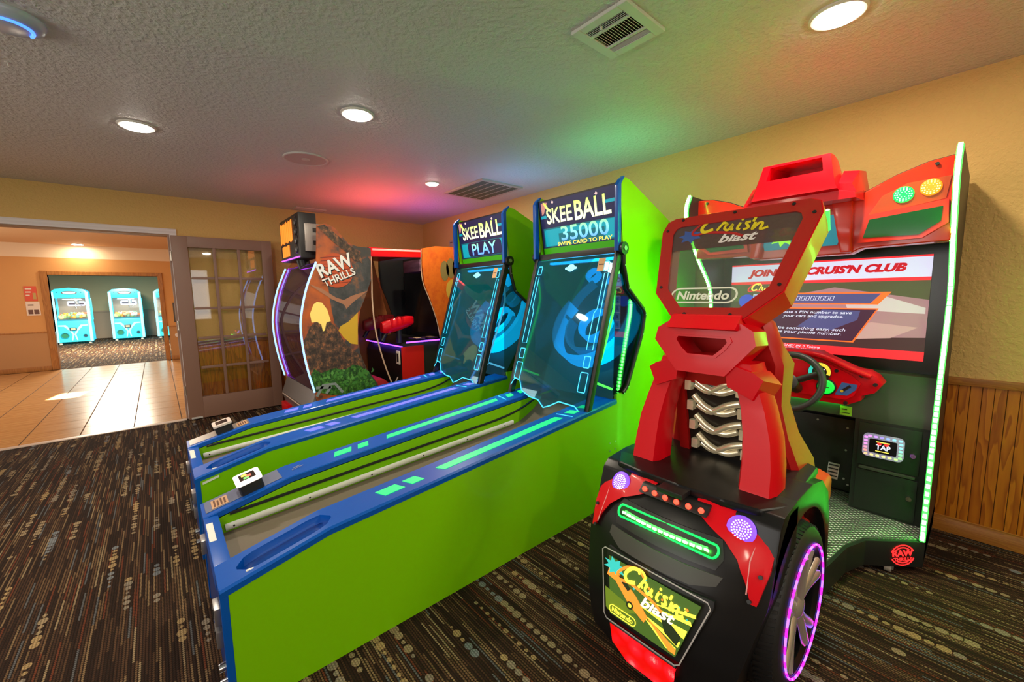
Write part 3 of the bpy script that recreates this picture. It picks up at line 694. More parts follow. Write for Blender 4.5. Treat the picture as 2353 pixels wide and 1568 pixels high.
        tube('light_rope', [P(1.90, s*(hw-.03), .79), P(2.05, s*(hw-.03), .73)], .007, E_LEDG if variant == 0 else emis('led_cyan_dim', (.1, .5, .8), .5), r, 8)
        # pivot and post of the front cover
        cyl('pivot', P(2.09, s*(hw+.002), 1.60), (0, s, 0), .038, .022, M_BLK, r, 24)
        cyl('pivot_cap', P(2.09, s*(hw+.024), 1.60), (0, s, 0), .014, .006, M_STEEL, r, 16)
        prism('cover_post', [P(1.775, s*(hw-.03), z_top(1.77)), P(1.815, s*(hw-.03), z_top(1.8)), P(2.10, s*(hw-.03), 1.57), P(2.06, s*(hw-.03), 1.585)], (0, s*.03, 0), M_BLK, r, .004)
        for a, b in ((1.975, .45), (2.03, .45), (1.975, .50), (2.03, .50)): cyl('bolt', P(a+.02, s*(hw), b-.1), (0, s, 0), .005, .003, M_STEEL, r, 8)
    box('head_back', P(3.03, -.338, 0), P(3.05, .338, 1.63), M_BLK, r)
    prism('head_top', [P(2.12, -.338, ztopf-.02), P(3.03, -.338, ztopb-.01), P(3.03, -.338, ztopb-.03), P(2.12, -.338, ztopf-.04)], (0, .676, 0), M_BLK, r)
    # leaning front cover of acrylic, blue glow put into its colour, with line art
    A, B = Vector(P(1.775, .335, z_top(1.77)+.005)), Vector(P(2.075, .335, 1.585))
    fc = Fr(A, (0, -1, 0), (B-A)); Lc = (B-A).length; wc = .67
    bot = [(0, .02), (.03, .075), (.085, .062), (.12, .0), (.21, -.03), (.29, -.035), (.35, -.075), (.40, -.055), (.47, -.015), (.60, -.02), (.645, -.05), (wc, -.05)]
    bot = [(a, b+.03) for a, b in bot]
    cov = decal('front_cover', fc, bot+[(wc, Lc-.02), (0, Lc-.02)], G_SKEE, r, .004, .004)
    ribbon('line_art', fc, bot, .008, E_CYAN, cov, .0088)
    for s, xa in ((0, .035), (1, wc-.035)):
        sg = 1 if s == 0 else -1
        for ya_, yb_, ww in ((.10, .22, .055), (.25, .32, .045), (.86, .92, .035)):
            ribbon('line_art', fc, rrect(xa-ww/2+sg*.012, ya_, xa+ww/2+sg*.012, yb_, .006, 2), .006, E_CYAN, cov, .0088, True)
        ribbon('line_art', fc, [(xa-sg*.012, .36), (xa-sg*.012, .845), (xa+sg*.016, .845), (xa+sg*.016, .62), (xa+sg*.034, .59), (xa+sg*.034, .36)], .006, E_CYAN, cov, .0088, True)
    decal('badge', fc, circ(wc*.5, Lc-.09, .034, 24, .026), emis('badge_cyan', (.25, .8, 1), .8), cov, .0088)
    decal('badge', fc, rrect(wc*.5-.05, Lc-.10, wc*.5+.05, Lc-.083, .006, 2), emis('badge_cyan', (.25, .8, 1), .8), cov, .0092)
    decal('sticker', fc, rect(wc-.115, Lc-.125, wc-.062, Lc-.04), mat('orange_sticker', (.62, .36, .16), .6), cov, .0088)
    decal('label_print', fc, rect(wc-.107, Lc-.085, wc-.07, Lc-.078), M_BROWN, cov, .0098)
    box('cover_bar', P(2.075, -.335, 1.575), P(2.11, .335, 1.615), M_BLK, r, .004)
    # target board and rings inside
    tb = Fr(P(2.04, .335, .655), (0, -1, 0), (.58, 0, .82)); tl_ = 1.13
    prism('target_board', [tb.p(*q, 0) for q in rect(.0, 0, .67, tl_)], -tb.n*.02, M_BOARD, r)
    box('inner_shelf', P(1.95, -.335, .54), P(2.16, .335, .62), M_BLK, r)
    yz('inner_back', [(yc-.335, .6), (yc+.335, .6), (yc+.335, 1.6), (yc-.335, 1.6)], X+2.80, X+2.82, M_INNER, r)
    def ring(cx, cy, rad, h, th, a0, a1, ma, nm='target_ring'):
        n = max(10, int((a1-a0)/9)); inn, out_ = [], []
        for k in range(n+1):
            a = math.radians(a0+(a1-a0)*k/n); inn.append((cx+(rad-th)*math.cos(a), cy+(rad-th)*math.sin(a))); out_.append((cx+rad*math.cos(a), cy+rad*math.sin(a)))
        bm = bmesh.new()
        V = [[bm.verts.new(tb.p(a, b, hh)) for a, b in row] for row, hh in ((inn, 0), (inn, h), (out_, h*.9), (out_, 0))]
        for i in range(n):
            for u, v in ((0, 1), (1, 2), (2, 3)): bm.faces.new((V[u][i], V[u][i+1], V[v][i+1], V[v][i]))
        for i in (0, n): bm.faces.new([V[j][i] for j in range(4)])
        return bm_obj(nm, bm, ma, r)
    ring(.335, .52, .325, .13, .03, 150, 390, M_TARGET2); ring(.335, .50, .22, .10, .022, 170, 370, M_TARGET); ring(.335, .52, .125, .08, .018, 0, 360, M_TARGET2)
    ring(.335, .75, .07, .07, .014, 0, 360, M_TARGET); ring(.335, .92, .06, .06, .012, 0, 360, M_TARGET2)
    ring(.10, .98, .06, .06, .012, 0, 360, M_TARGET2); ring(.57, .98, .06, .06, .012, 0, 360, M_TARGET2)
    for s in (-1, 1): ribbon('target_rail', tb, smoothpts([(.335+s*.30, .56, 0), (.335+s*.27, .76, 0), (.335+s*.18, .90, 0)], 5), .02, M_TARGET, r, .0, t=.07)
    for q in ((.335, .52, .09), (.335, .75, .05), (.335, .92, .044), (.10, .98, .044), (.57, .98, .044)): decal('hole', tb, circ(q[0], q[1], q[2], 22), M_VDK, r, .0006)
    box('inner_light', P(2.15, -.30, 1.545), P(2.18, .30, 1.56), emis('led_blue', (.05, .45, 1), 9), r)
    top_l = prism('added_top_wash', [P(2.30, -.25, 1.93), P(2.72, -.25, 1.80), P(2.72, -.25, 1.805), P(2.30, -.25, 1.936)], (0, .5, 0), emis('added_wash_%d' % variant, ((.16, 1, .40), (.14, .45, 1))[variant], 2.6), r)  # unseen strip added on the head to tint the ceiling above
    # marquee
    Am, Bm = Vector(P(2.128, .337, 1.605)), Vector(P(2.066, .337, 1.99)); fm = Fr(Am, (0, -1, 0), Bm-Am); hm = (Bm-Am).length; wm = .674
    prism('marquee_box', [fm.p(*q, -.002) for q in rect(0, 0, wm, hm)], Vector((.06, 0, .004)), M_BLK, r)
    mq = decal('marquee_face', fm, rect(.012, .012, wm-.012, hm-.01), E_NAVY, r, 0, .002)
    decal('sign_band', fm, rect(.012, .012, wm-.012, .058), E_SIGNG, mq, .0022)
    decal('sign_band', fm, rect(.03, .065, wm-.02, .195), E_TEAL, mq, .0022)
    for k, q in enumerate((rect(.04, .07, .17, .18), rect(.05, .15, .62, .185), rect(.56, .075, .645, .19))): decal('sign_band', fm, q, E_TEAL2 if k else E_TEAL2, mq, .003+.0004*k)
    decal('sign_band', fm, [(.03, .29), (.05, .30), (.09, .37), (.06, .375), (.03, .37)], E_SPIN, mq, .0022)
    decal('sign_band', fm, rect(.56, .285, .655, .305), E_TEAL2, mq, .0022); decal('sign_band', fm, rect(.02, .265, .07, .285), E_TEAL2, mq, .0022)
    for q in ((.14, .365), (.515, .355)): decal('sign_star', fm, [(q[0]-.012, q[1]), (q[0], q[1]-.012), (q[0]+.012, q[1]), (q[0], q[1]+.012)], emis('star', (.7, .5, .5), .7), mq, .0022)
    text('lettering', 'SKEE', fm, .19, .275, .105, E_TITLE, mq, .0034, .235, 0, .015)
    text('lettering', 'BALL', fm, .475, .28, .125, E_TITLE, mq, .0034, .29, 0, .02)
    decal('sign_swash', fm, [(.085, .318), (.10, .328), (.078, .36), (.05, .378), (.066, .345)], E_TITLE, mq, .0034)
    if score == '35000':
        text('lettering', '35000', fm, .395, .145, .098, E_SCORE, mq, .0064, .40, 0, .014)
        text('lettering', 'SWIPE CARD TO PLAY', fm, .385, .077, .026, E_YEL, mq, .0064, .46, 0, .02)
    else:
        decal('sign_band', fm, rrect(.13, .07, .60, .19, .03, 4), E_NAVY, mq, .0056)
        text('lettering', score, fm, .36, .13, .098, E_SCORE, mq, .0070, .34, 0, .014)
    return r
skee(1.47, E_GREEN, '35000', 'lime skee ball alley with green rail lights and a 35000 score', 0)
skee(2.53, E_LAV, 'PLAY', 'lime skee ball alley with lavender rail lights and a PLAY display', 1)

# ------------------------------------------------------------------ red racing machine
YC = .645
M_RED = mat('red_gelcoat', (.68, .0, .008), .34, coat=.12, spec=.3); M_REDO = mat('red_orange_gelcoat', (.70, .022, .004), .26, coat=.4)
M_SEAT = mat('red_vinyl', (.50, .006, .006), .42); M_RUB = mat('tyre_rubber', (.010, .010, .011), .55); M_BODY = mat('black_body', (.006, .006, .007), .34, spec=.35)
M_CAB = mat('cabinet_black', (.012, .014, .013), .42); M_DKGREY = mat('dark_grey_panel', (.05, .047, .042), .45)
E_STRIP = emis('led_strip_green', (.05, 1.0, .08), 1.5, (.1, .7, .12)); E_STRIPW = emis('led_diodes', (.07, 1, .06), 46, (.9, 1, .9))
E_LAMP = emis('tail_lamp_violet', (.16, .05, 1), 1.5); E_LAMPW = emis('tail_lamp_diode', (.5, .42, 1), 3.5); E_REDL = emis('red_diode', (1, .04, .02), 3)
E_RIM = emis('rim_light_magenta', (.85, .01, .75), 2.4); E_RIMB = emis('rim_light_blue', (.22, .08, 1), 3)
E_RAW = emis('raw_red', (1, .02, .02), 1.6, (.3, .01, .01)); E_GL = emis('lamp_green', (.0, 1, .08), 1.6); E_AM = emis('lamp_amber', (1, .22, .01), 1.2)
rc = thing('racing_machine', (2.1, YC, 0), 'red car shaped racing arcade machine with a seat and green light strips', 'arcade machine')
MY = lambda y: 2*YC-y        # mirror across the machine's middle
# ---- cabinet
CR, CL = .10, 1.19
front = [(2.60, .165), (2.62, .60), (2.70, .95), (2.76, 1.20), (2.73, 1.36), (2.56, 1.53), (2.42, 1.70), (2.385, 1.80), (2.425, 1.885)]
for s in (0, 1):
    ya, yb = (CR, CR+.02) if s == 0 else (CL, CL-.02)
    xz('side_panel', [(3.14, .06), (3.14, 1.885)] + list(reversed(front)) + [(2.60, .06)], ya, yb, M_CAB, rc)
    # light strip along the shaped front edge
    path = smoothpts([(x-.008, (ya+yb)/2, z) for x, z in front], 14)
    tube('light_strip', path, .0105, E_STRIP, rc, 8)
    bm = bmesh.new(); acc = 0
    for a, b in zip(path, path[1:]):
        d = (b-a).length; acc += d
        if acc > .012: acc = 0; bm_box(bm, b-Vector((.016, .0065, .0085)), b-Vector((.0085, -.0065, -.0085)))
    bm_obj('light_diodes', bm, E_STRIPW, rc, 0)['kind'] = 'stuff'
box('cabinet_back', (2.96, CR+.02, .06), (3.13, CL-.02, 1.80), M_CAB, rc)
# screen with its picture
fs = Fr((2.90, 1.115, .965), (0, -1, 0), (0, 0, 1)); sw, sh = .93, .535
box('bezel', (2.905, CR+.02, .90), (2.93, CL-.02, 1.56), mat('bezel_black', (.008, .010, .009), .25), rc)
scr = box('screen', (2.90, .185, .965), (2.905, 1.115, 1.50), emis('screen_dark', (.10, .035, .04), .5, (.02, .01, .01)), rc)
E_SW = emis('screen_white', (.62, .58, .78), .85); E_SR = emis('screen_red', (.85, .02, .03), .9); E_SO = emis('screen_orange', (1, .13, .02), .9)
E_SP = emis('screen_plum', (.07, .018, .05), .6); E_SB = emis('screen_blueviolet', (.08, .07, .22), .7); E_SPK = emis('screen_pink', (.45, .20, .25), .6); E_SG = emis('screen_olive', (.10, .09, .04), .6); E_SBL = emis('screen_blue', (.10, .18, .55), .8)
def sd(nm, pts, ma, d): return decal(nm, fs, pts, ma, scr, d, .0005)
sd('screen_graphic', rect(0, .30, sw, .42), E_SG, .0012)
sd('screen_graphic', [(.15, .30), (.55, .38), (.93, .31), (.93, .12), (.6, .10), (.3, .22)], E_SPK, .0018)
sd('screen_graphic', [(.60, .30), (.75, .335), (.92, .27), (.92, .24), (.74, .25), (.62, .24)], emis('screen_pale', (.62, .45, .50), .7), .0024)
sd('screen_graphic', [(.55, .14), (.72, .19), (.90, .17), (.80, .11), (.6, .09)], emis('screen_rose', (.55, .28, .30), .7), .0024)
sd('screen_graphic', rect(0, .425, sw, .525), E_SW, .003); sd('screen_graphic', rect(0, .408, sw, .425), E_SR, .003); sd('screen_graphic', rect(0, .525, sw, .534), E_SR, .003)
text('lettering', "JOIN THE CRUIS'N CLUB", fs, .47, .472, .058, emis('screen_letter_red', (.55, .0, .01), .8), scr, .0042, .74, .30, .06)
sd('screen_graphic', rect(0, .0, sw, .048), E_SR, .003)
text('lettering', 'MONEY IN: 0 Tokens\nCOST TO PLAY: 1 Token', fs, .40, .026, .032, E_SW, scr, .0042, .24, .25, .01)
sd('screen_graphic', [(.20, .285), (.74, .285), (.79, .352), (.20, .352)], E_SO, .0032); sd('screen_graphic', [(.20, .292), (.71, .292), (.75, .344), (.20, .344)], E_SB, .0040)
[ribbon('screen_graphic', fs, [(.37+.023*k_, .307), (.385+.023*k_, .307), (.391+.023*k_, .33), (.376+.023*k_, .33)], .003, E_SW, scr, .0048, True) for k_ in range(8)]
sd('screen_graphic', [(.245, .075), (.65, .075), (.745, .265), (.245, .265)], E_SO, .0032); sd('screen_graphic', [(.25, .082), (.645, .082), (.735, .258), (.25, .258)], E_SP, .0040)
sd('screen_graphic', [(.38, .15), (.55, .14), (.66, .20), (.67, .25), (.5, .255)], E_SB, .0044)
text('lettering', 'Create a PIN number to save\nyour cars and upgrades.', fs, .455, .225, .045, E_SW, scr, .0052, .36, .25, .01)
text('lettering', 'Use something easy, such\nas your phone number.', fs, .44, .128, .045, E_SW, scr, .0052, .345, .25, .01)
kp = rect(.135, .07, .24, .345); sd('screen_graphic', kp, E_SW, .0032)
for i in range(2):
    for j in range(4): sd('screen_graphic', rect(.139+i*.05, .076+j*.067, .186+i*.05, .138+j*.067), E_SBL, .0040)
for j, row in enumerate(('0#', '89', '56', '23')):
    for i in range(2): text('lettering', row[i], fs, .162+i*.05, .107+j*.067, .028, emis('key_navy', (.01, .015, .07), .4), scr, .0050, None, .2, .02)
def cruisn(fr, cx, cy, w, ma_y, ma_r, ma_b, parent, d):
    """brush lettering and block lettering of the game's title"""
    k = w; q = lambda L: [(cx+a*k, cy+b*k) for a, b in L]
    S3 = lambda L: [(p.x, p.y) for p in smoothpts([(a, b, 0) for a, b in L], 5)]
    ribbon('title_swash', fr, q(S3([(-.10, .13), (-.20, .20), (-.36, .16), (-.48, .03), (-.44, -.03), (-.28, -.01), (.02, -.06), (.16, -.12)])), .034*k, ma_r, parent, d)
    ribbon('title_swash', fr, q(S3([(-.12, .10), (-.10, .16), (-.16, .21), (-.26, .19)])), .03*k, ma_y, parent, d)
    ribbon('title_stroke', fr, q(S3([(-.17, .16), (-.21, .20), (-.30, .17), (-.37, .07), (-.33, .0), (-.22, .03)])), .045*k, ma_y, parent, d+.0003)
    for L in ([(-.17, .00), (-.12, .09), (-.08, .10), (-.05, .06)], [(-.06, .09), (-.08, .02), (-.03, -.01), (.01, .07), (.0, .0), (.03, -.01)], [(.10, .08), (.075, .0), (.11, -.02)],
              [(.215, .075), (.165, .07), (.185, .03), (.20, -.01), (.145, -.03)], [(.26, .13), (.24, .07)], [(.27, .06), (.25, -.04), (.31, .04), (.35, .03), (.34, -.05), (.42, -.03)]):
        ribbon('title_stroke', fr, q(S3(L)), .032*k, ma_y, parent, d+.0004)
    decal('title_stroke', fr, q(circ(.115, .125, .018, 10)), ma_y, parent, d+.0004)
    text('title_block', 'blast', fr, cx+.11*k, cy-.125*k, .13*k, ma_b, parent, d+.0006, .44*k, .3, .03)
cruisn(fs, .20, .37, .20, E_YEL, E_SR, E_SW, scr, .0052)
sd('screen_graphic', circ(.10, .30, .05, 14, .045), emis('screen_bluesplash', (.03, .06, .6), .8), .0030)
# panel below the screen, side boxes with door and reader, pedal well
xz('lower_panel', [(2.925, .90), (2.925, .66), (2.73, .66), (2.73, .72), (2.80, .90)], CR+.021, CL-.021, M_DKGREY, rc)
for s in (0, 1):
    ya, yb = (CR+.021, .405) if s == 0 else (CL-.021, MY(.405))
    b = box('service_box', (2.735, ya, .165), (2.95, yb, .66), M_CAB, rc, .004)
    lo, hi = min(ya, yb), max(ya, yb)
    box('door', (2.728, lo+.03, .42), (2.737, hi-.02, .645), M_CAB, b, .003); box('door', (2.728, lo+.03, .18), (2.737, hi-.02, .395), M_CAB, b, .003)
    box('door_lip', (2.722, lo+.04, .400), (2.736, hi-.03, .414), M_DKGREY, b, .003)
    for z in (.30, .52): cyl('lock', (2.728, lo+.055, z), (-1, 0, 0), .011, .012, M_CHROME, b, 14)
fd = Fr((2.727, .365, .475), (0, -1, 0), (0, 0, 1))
rdr = prism('card_reader', [fd.p(*q, 0) for q in rrect(0, 0, .157, .12, .022)], fd.n*.012, emis('reader_white', (.5, .35, .7), .25, (.30, .26, .34)), rc)
decal('reader_screen', fd, rrect(.026, .024, .131, .096, .006, 3), mat('reader_black', (.004, .004, .005), .3), rdr, .0125)
for k in range(22):
    t = k/22*4; s_ = int(t); u_ = t-s_
    x_, y_ = ((.015+.127*u_, .012), (.145, .012+.096*u_), (.142-.127*u_, .108), (.012, .108-.096*u_))[s_]
    import colorsys
    decal('reader_light', fd, rrect(x_-.007, y_-.005, x_+.007, y_+.005, .003, 2), emis('reader_hue%d' % k, colorsys.hsv_to_rgb((.05+k/22) % 1, .75, 1), 1.0), rdr, .0128)
text('lettering', 'TAP', fd, .080, .058, .026, E_SW, rdr, .0138, .056, 0, .03); decal('reader_graphic', fd, rect(.052, .081, .104, .086), E_YEL, rdr, .0134); decal('reader_graphic', fd, rect(.052, .034, .104, .038), E_YEL, rdr, .0134)
decal('reader_graphic', fd, circ(.065, .075, .008, 12), E_RAW, rdr, .0134); decal('reader_graphic', fd, circ(.092, .075, .008, 12), E_RAW, rdr, .0134)
box('pedal_plate', (2.905, .43, .18), (2.92, .86, .60), M_CAB, rc, .004)
for yy in (.50, .74):
    pd = prism('pedal', [(2.82, yy-.026, .265), (2.82, yy+.026, .265), (2.86, yy+.026, .345), (2.86, yy-.026, .345)], (.012, 0, -.006), mat('pedal_metal', (.35, .40, .36), .3, .8), rc, .002)
    box('pedal_arm', (2.858, yy-.012, .30), (2.91, yy+.012, .325), M_STEEL, pd)
    for k in range(4): box('pedal_rib', (2.822+k*.009, yy-.022, .278+k*.018), (2.828+k*.009, yy+.022, .283+k*.018), M_BLK, pd)
for yy, zz in ((.46, .55), (.46, .42), (.46, .25), (.60, .57), (.80, .55), (.44, .22)): cyl('screw', (2.906, yy, zz), (-1, 0, 0), .006, .004, M_STEEL, rc, 8)
decal('warning_sticker', Fr((2.73, .47, .665), (0, -1, 0), (0, 0, 1)), rect(0, 0, .05, .05), mat('sticker_lime', (.35, .50, .03), .6), rc, .003)
decal('sticker_print', Fr((2.73, .47, .665), (0, -1, 0), (0, 0, 1)), rect(.008, .012, .042, .016), M_BLK, rc, .0045); decal('sticker_print', Fr((2.73, .47, .665), (0, -1, 0), (0, 0, 1)), rect(.008, .03, .03, .036), M_BLK, rc, .0045)
# base and tread plate
base_o = [(3.14, CR), (2.60, CR), (2.42, .285), (2.29, .33), (1.70, .40), (1.70, MY(.40)), (2.29, MY(.33)), (2.42, MY(.285)), (2.60, CL), (3.14, CL)]
prism('base', [(a, b, .035) for a, b in base_o], (0, 0, .125), M_CAB, rc, .004)
def tread():
    m = mat('tread_plate', (.30, .31, .29), .34, .7); nt = m.node_tree; P, x, y, z = pos(nt)
    a = mth(nt, 'MULTIPLY', mth(nt, 'ADD', x, y) , 240); b = mth(nt, 'MULTIPLY', mth(nt, 'SUBTRACT', x, y), 240)
    h = mth(nt, 'MAXIMUM', mth(nt, 'SUBTRACT', mth(nt, 'SINE', a), mth(nt, 'ABSOLUTE', mth(nt, 'MULTIPLY', mth(nt, 'SINE', mth(nt, 'MULTIPLY', b, .5)), 2))), mth(nt, 'SUBTRACT', mth(nt, 'SINE', b), mth(nt, 'ABSOLUTE', mth(nt, 'MULTIPLY', mth(nt, 'SINE', mth(nt, 'MULTIPLY', a, .5)), 2))))
    bump(nt, h, .8, .002); return m
prism('tread_plate', [(a+.01*(0 if a > 3 else 1), b+(.012 if b < YC else -.012), .161) for a, b in base_o if a > 2.2 or True], (0, 0, .005), tread(), rc)
for xx, yy in ((2.52, .21), (2.54, MY(.21)), (3.05, .2), (3.05, MY(.2))):
    cw_ = cyl('caster', (xx, yy-.012, .018), (0, 1, 0), .018, .024, mat('caster_grey', (.4, .36, .30), .5), rc, 16); box('caster_fork', (xx-.01, yy-.02, .018), (xx+.01, yy+.02, .037), M_STEEL, cw_)
# red emblem on the base
def raw(fr, cx, cy, rad, ma, mb, parent, d, rot=.12, back=None):
    o = decal('emblem', fr, circ(cx, cy, rad, 30), back, parent, d) if back else None
    for rr, a0, a1 in ((.95, 20, 160), (.95, 200, 340), (.72, 40, 140), (.72, 220, 320)):
        ribbon('emblem_ring', fr, [(cx+rad*rr*math.cos(math.radians(a0+(a1-a0)*k/14)+rot), cy+rad*rr*math.sin(math.radians(a0+(a1-a0)*k/14)+rot)) for k in range(15)], rad*.11, mb, parent, d+.0009)
    text('lettering', 'RAW', fr, cx-.02*rad, cy+.2*rad, .62*rad, ma, parent, d+.002, 1.75*rad, 0, .05, rot)
    text('lettering', 'THRILLS', fr, cx+.04*rad, cy-.38*rad, .34*rad, ma, parent, d+.002, 1.55*rad, 0, .04, rot)
dgl = Vector((2.42-2.60, .285-CR, 0)).normalized()
fe = Fr((2.60, CR, 0), -dgl, (0, 0, 1))
fe = Fr((2.42, .285, 0), -dgl, (0, 0, 1))
raw(fe, .165, .095, .052, E_RAW, E_RAW, rc, .0012)
tube('kick_light', [(2.715, .46, .731), (2.715, .83, .731)], .006, emis('kick_green', (.03, 1, .08), 9), rc, 8)
# ---- marquee
prof_top = [(.115, 1.872), (.20, 1.862), (.30, 1.828), (.355, 1.80), (.41, 1.772), (.47, 1.765)]
prof_bot = [(.44, 1.50), (.40, 1.522), (.115, 1.527)]
half = prof_top + [(YC, 1.765), (YC, 1.50)] + prof_bot
outl = prof_top + [(MY(a), b) for a, b in reversed(prof_top)] + [(MY(a), b) for a, b in reversed(prof_bot)] + prof_bot
yz('marquee', outl, 2.50, 2.60, M_REDO, rc, .012, 3)
yz('marquee_edge', [(a, b+.004) for a, b in prof_top]+[(MY(a), b+.004) for a, b in reversed(prof_top)]+[(MY(a), b-.012) for a, b in prof_top]+[(a, b-.012) for a, b in reversed(prof_top)], 2.515, 2.63, M_CAB, rc)
xz('marquee_underside', [(2.52, 1.53), (2.92, 1.56), (2.92, 1.60), (2.52, 1.545)], CR+.021, CL-.021, M_CAB, rc)
xz('cabinet_roof', [(2.60, 1.75), (3.12, 1.79), (3.12, 1.80), (2.60, 1.765)], CR+.021, CL-.021, M_CAB, rc)
fm2 = Fr((2.50, CL, 0), (0, -1, 0), (0, 0, 1)); U2 = lambda y: CL-y
for mir in (False, True):
    g = (lambda y: MY(y)) if mir else (lambda y: y)
    def L2(pts): return [(U2(g(a)), b) for a, b in pts]
    # ridge panel standing proud, dark green window, two lamps
    for nm, pts, ma_, d_, t_ in (('lamp_pocket', [(.385, 1.665), (.14, 1.70), (.13, 1.79), (.26, 1.785), (.34, 1.745)], mat('pocket_orange', (.42, .05, .004), .35), .0, .004),
                                 ('window_rim', [(.412, 1.545), (.395, 1.665), (.13, 1.695), (.125, 1.60), (.20, 1.545)], M_REDO, .0, .022),
                                 ('marquee_window', [(.393, 1.566), (.375, 1.645), (.145, 1.668), (.147, 1.608), (.21, 1.560)], mat('window_green', (.004, .05, .012), .12, 0, (0, .12, .02), .25), .0225, .002)):
        decal(nm, fm2, L2(pts), ma_, rc, d_, t_)
    for yy, zz, ma_ in ((.27, 1.738, E_GL), (.187, 1.753, E_AM)):
        l = lathe('marquee_lamp', (2.499, g(yy), zz), (-1, 0, 0), [(.034, 0), (.034, .006), (.030, .010), (.004, .012)], ma_, rc, 24)
        for rr, n_ in ((.010, 6), (.020, 12), (.027, 16)):
            bm = bmesh.new()
            for k in range(n_): bm_cyl(bm, (2.4905, g(yy)+rr*math.cos(2*PI*k/n_), zz+rr*math.sin(2*PI*k/n_)), (-1, 0, 0), .0026, .003, 6)
            bm_obj('diodes', bm, emis('lamp_g_d', (.35, 1, .5), 3) if ma_ is E_GL else emis('lamp_a_d', (1, .6, .2), 2.2), l, 0)['kind'] = 'stuff'
    cyl('bolt', (2.497, g(.175), 1.845), (-1, 0, 0), .007, .006, M_BLK, rc, 10)
    # pillars beside the middle display
    yz('pillar', [(g(.43), 1.505), (g(.47), 1.505), (g(.52), 1.76), (g(.44), 1.765)], 2.46, 2.52, M_REDO, rc, .008)
dsp = decal('title_display', fm2, [(U2(.80), 1.545), (U2(.49), 1.545), (U2(.455), 1.69), (U2(.835), 1.69)], emis('display_teal', (.01, .20, .26), .7, (.01, .15, .2)), rc, .0, .008)
decal('display_splash', fm2, [(U2(.645)+.07*math.cos(a)*(1 if k % 2 else .6)-.07, 1.615+.06*math.sin(a)*(1 if k % 2 else .6)) for k, a in enumerate([2*PI*j/18 for j in range(18)])], emis('splash_lime', (.30, .85, .03), .9), dsp, .0085)
cruisn(fm2, U2(.645)+.02, 1.625, .22, E_YEL, E_SO, E_SW, dsp, .0095)
# scoop on top of the marquee
def hoodsec(x, w, zt, zb, slope=.55):
    return [Vector((x, YC+a, b)) for a, b in ((-w, zb), (w, zb), (w*.98, zb+(zt-zb)*.35), (w*slope, zt-.012), (w*slope*.9, zt), (-w*slope*.9, zt), (-w*slope, zt-.012), (-w*.98, zb+(zt-zb)*.35))]
loft('hood', [hoodsec(2.36, .235, 1.80, 1.735), hoodsec(2.44, .24, 1.865, 1.735), hoodsec(2.56, .245, 1.90, 1.745), hoodsec(2.72, .235, 1.885, 1.755), hoodsec(2.86, .19, 1.83, 1.78)], M_RED, rc)
def scp(x, w0, w1, z0, z1): return [Vector((x, YC+a, b)) for a, b in ((-w0, z0), (w0, z0), (w1, z1), (-w1, z1))]
sc_ = loft('scoop', [scp(2.325, .175, .165, 1.78, 1.80), scp(2.355, .175, .135, 1.775, 1.945), scp(2.46, .165, .128, 1.84, 1.960), scp(2.62, .140, .110, 1.87, 1.972), scp(2.78, .11, .08, 1.86, 1.925)], M_RED, rc, True, 30)
bmx = bmesh.new()
V_ = [scp(2.30, .118, .108, 1.868, 1.935), scp(2.40, .112, .10, 1.872, 1.932), scp(2.56, .085, .075, 1.90, 1.940)]
Rn = [[bmx.verts.new(p) for p in r_] for r_ in V_]
for A, B in zip(Rn, Rn[1:]):
    for k in range(4): bmx.faces.new((A[k], A[(k+1) % 4], B[(k+1) % 4], B[k]))
bmx.faces.new(Rn[0]); bmx.faces.new(Rn[-1]); boolcut(sc_, bm_obj('cutter', bmx, None, rc))
for s in (-1, 1):
    loft('hood_fin', [[Vector((x, YC+s*a, b)) for a, b in ((w0, z0), (w1, z0), (w1-.02, z1), (w0, z1+.01))] for x, w0, w1, z0, z1 in ((2.38, .165, .235, 1.76, 1.80), (2.48, .165, .242, 1.78, 1.872), (2.62, .16, .242, 1.79, 1.893), (2.78, .15, .22, 1.80, 1.875), (2.84, .14, .20, 1.79, 1.83))], M_RED, rc, True, 30)
box('added_top_wash', (2.66, CR+.1, 1.80), (2.74, CL-.1, 1.806), emis('added_wash_amber', (1, .30, .12), 5), rc)  # added strip hidden behind the marquee, washes the ceiling amber
# ---- dash with wheel
fdx = 2.62
do = [(.294, .871), (.323, .823), (.372, .800), (.372, .776), (.427, .743), (YC, .735), (YC, 1.012), (.56, 1.006), (.522, .985), (.40, .930), (.353, .925), (.32, .905)]
do = do[:5] + [(MY(a), b) for a, b in reversed(do[:5])] + [(MY(a), b) for a, b in reversed(do[7:])] + do[7:]
yz('dash', do, fdx, fdx+.12, M_RED, rc, .012, 2)
fdd = Fr((fdx, CL, 0), (0, -1, 0), (0, 0, 1))
di = [(.40, .80), (.43, .775), (MY(.43), .775), (MY(.40), .80), (MY(.375), .865), (MY(.41), .90), (MY(.52), .955), (.52, .955), (.41, .90), (.375, .865)]
decal('dash_panel', fdd, [(U2(a), b) for a, b in di], M_RED, rc, 0, .014)
tube('dash_ridge', smoothpts([(fdx-.012, .34, .905), (fdx-.014, .42, .935), (fdx-.014, .53, .985), (fdx-.014, YC, 1.0), (fdx-.014, MY(.53), .985), (fdx-.014, MY(.42), .935), (fdx-.012, MY(.34), .905)], 4), .014, M_RED, rc, 8)
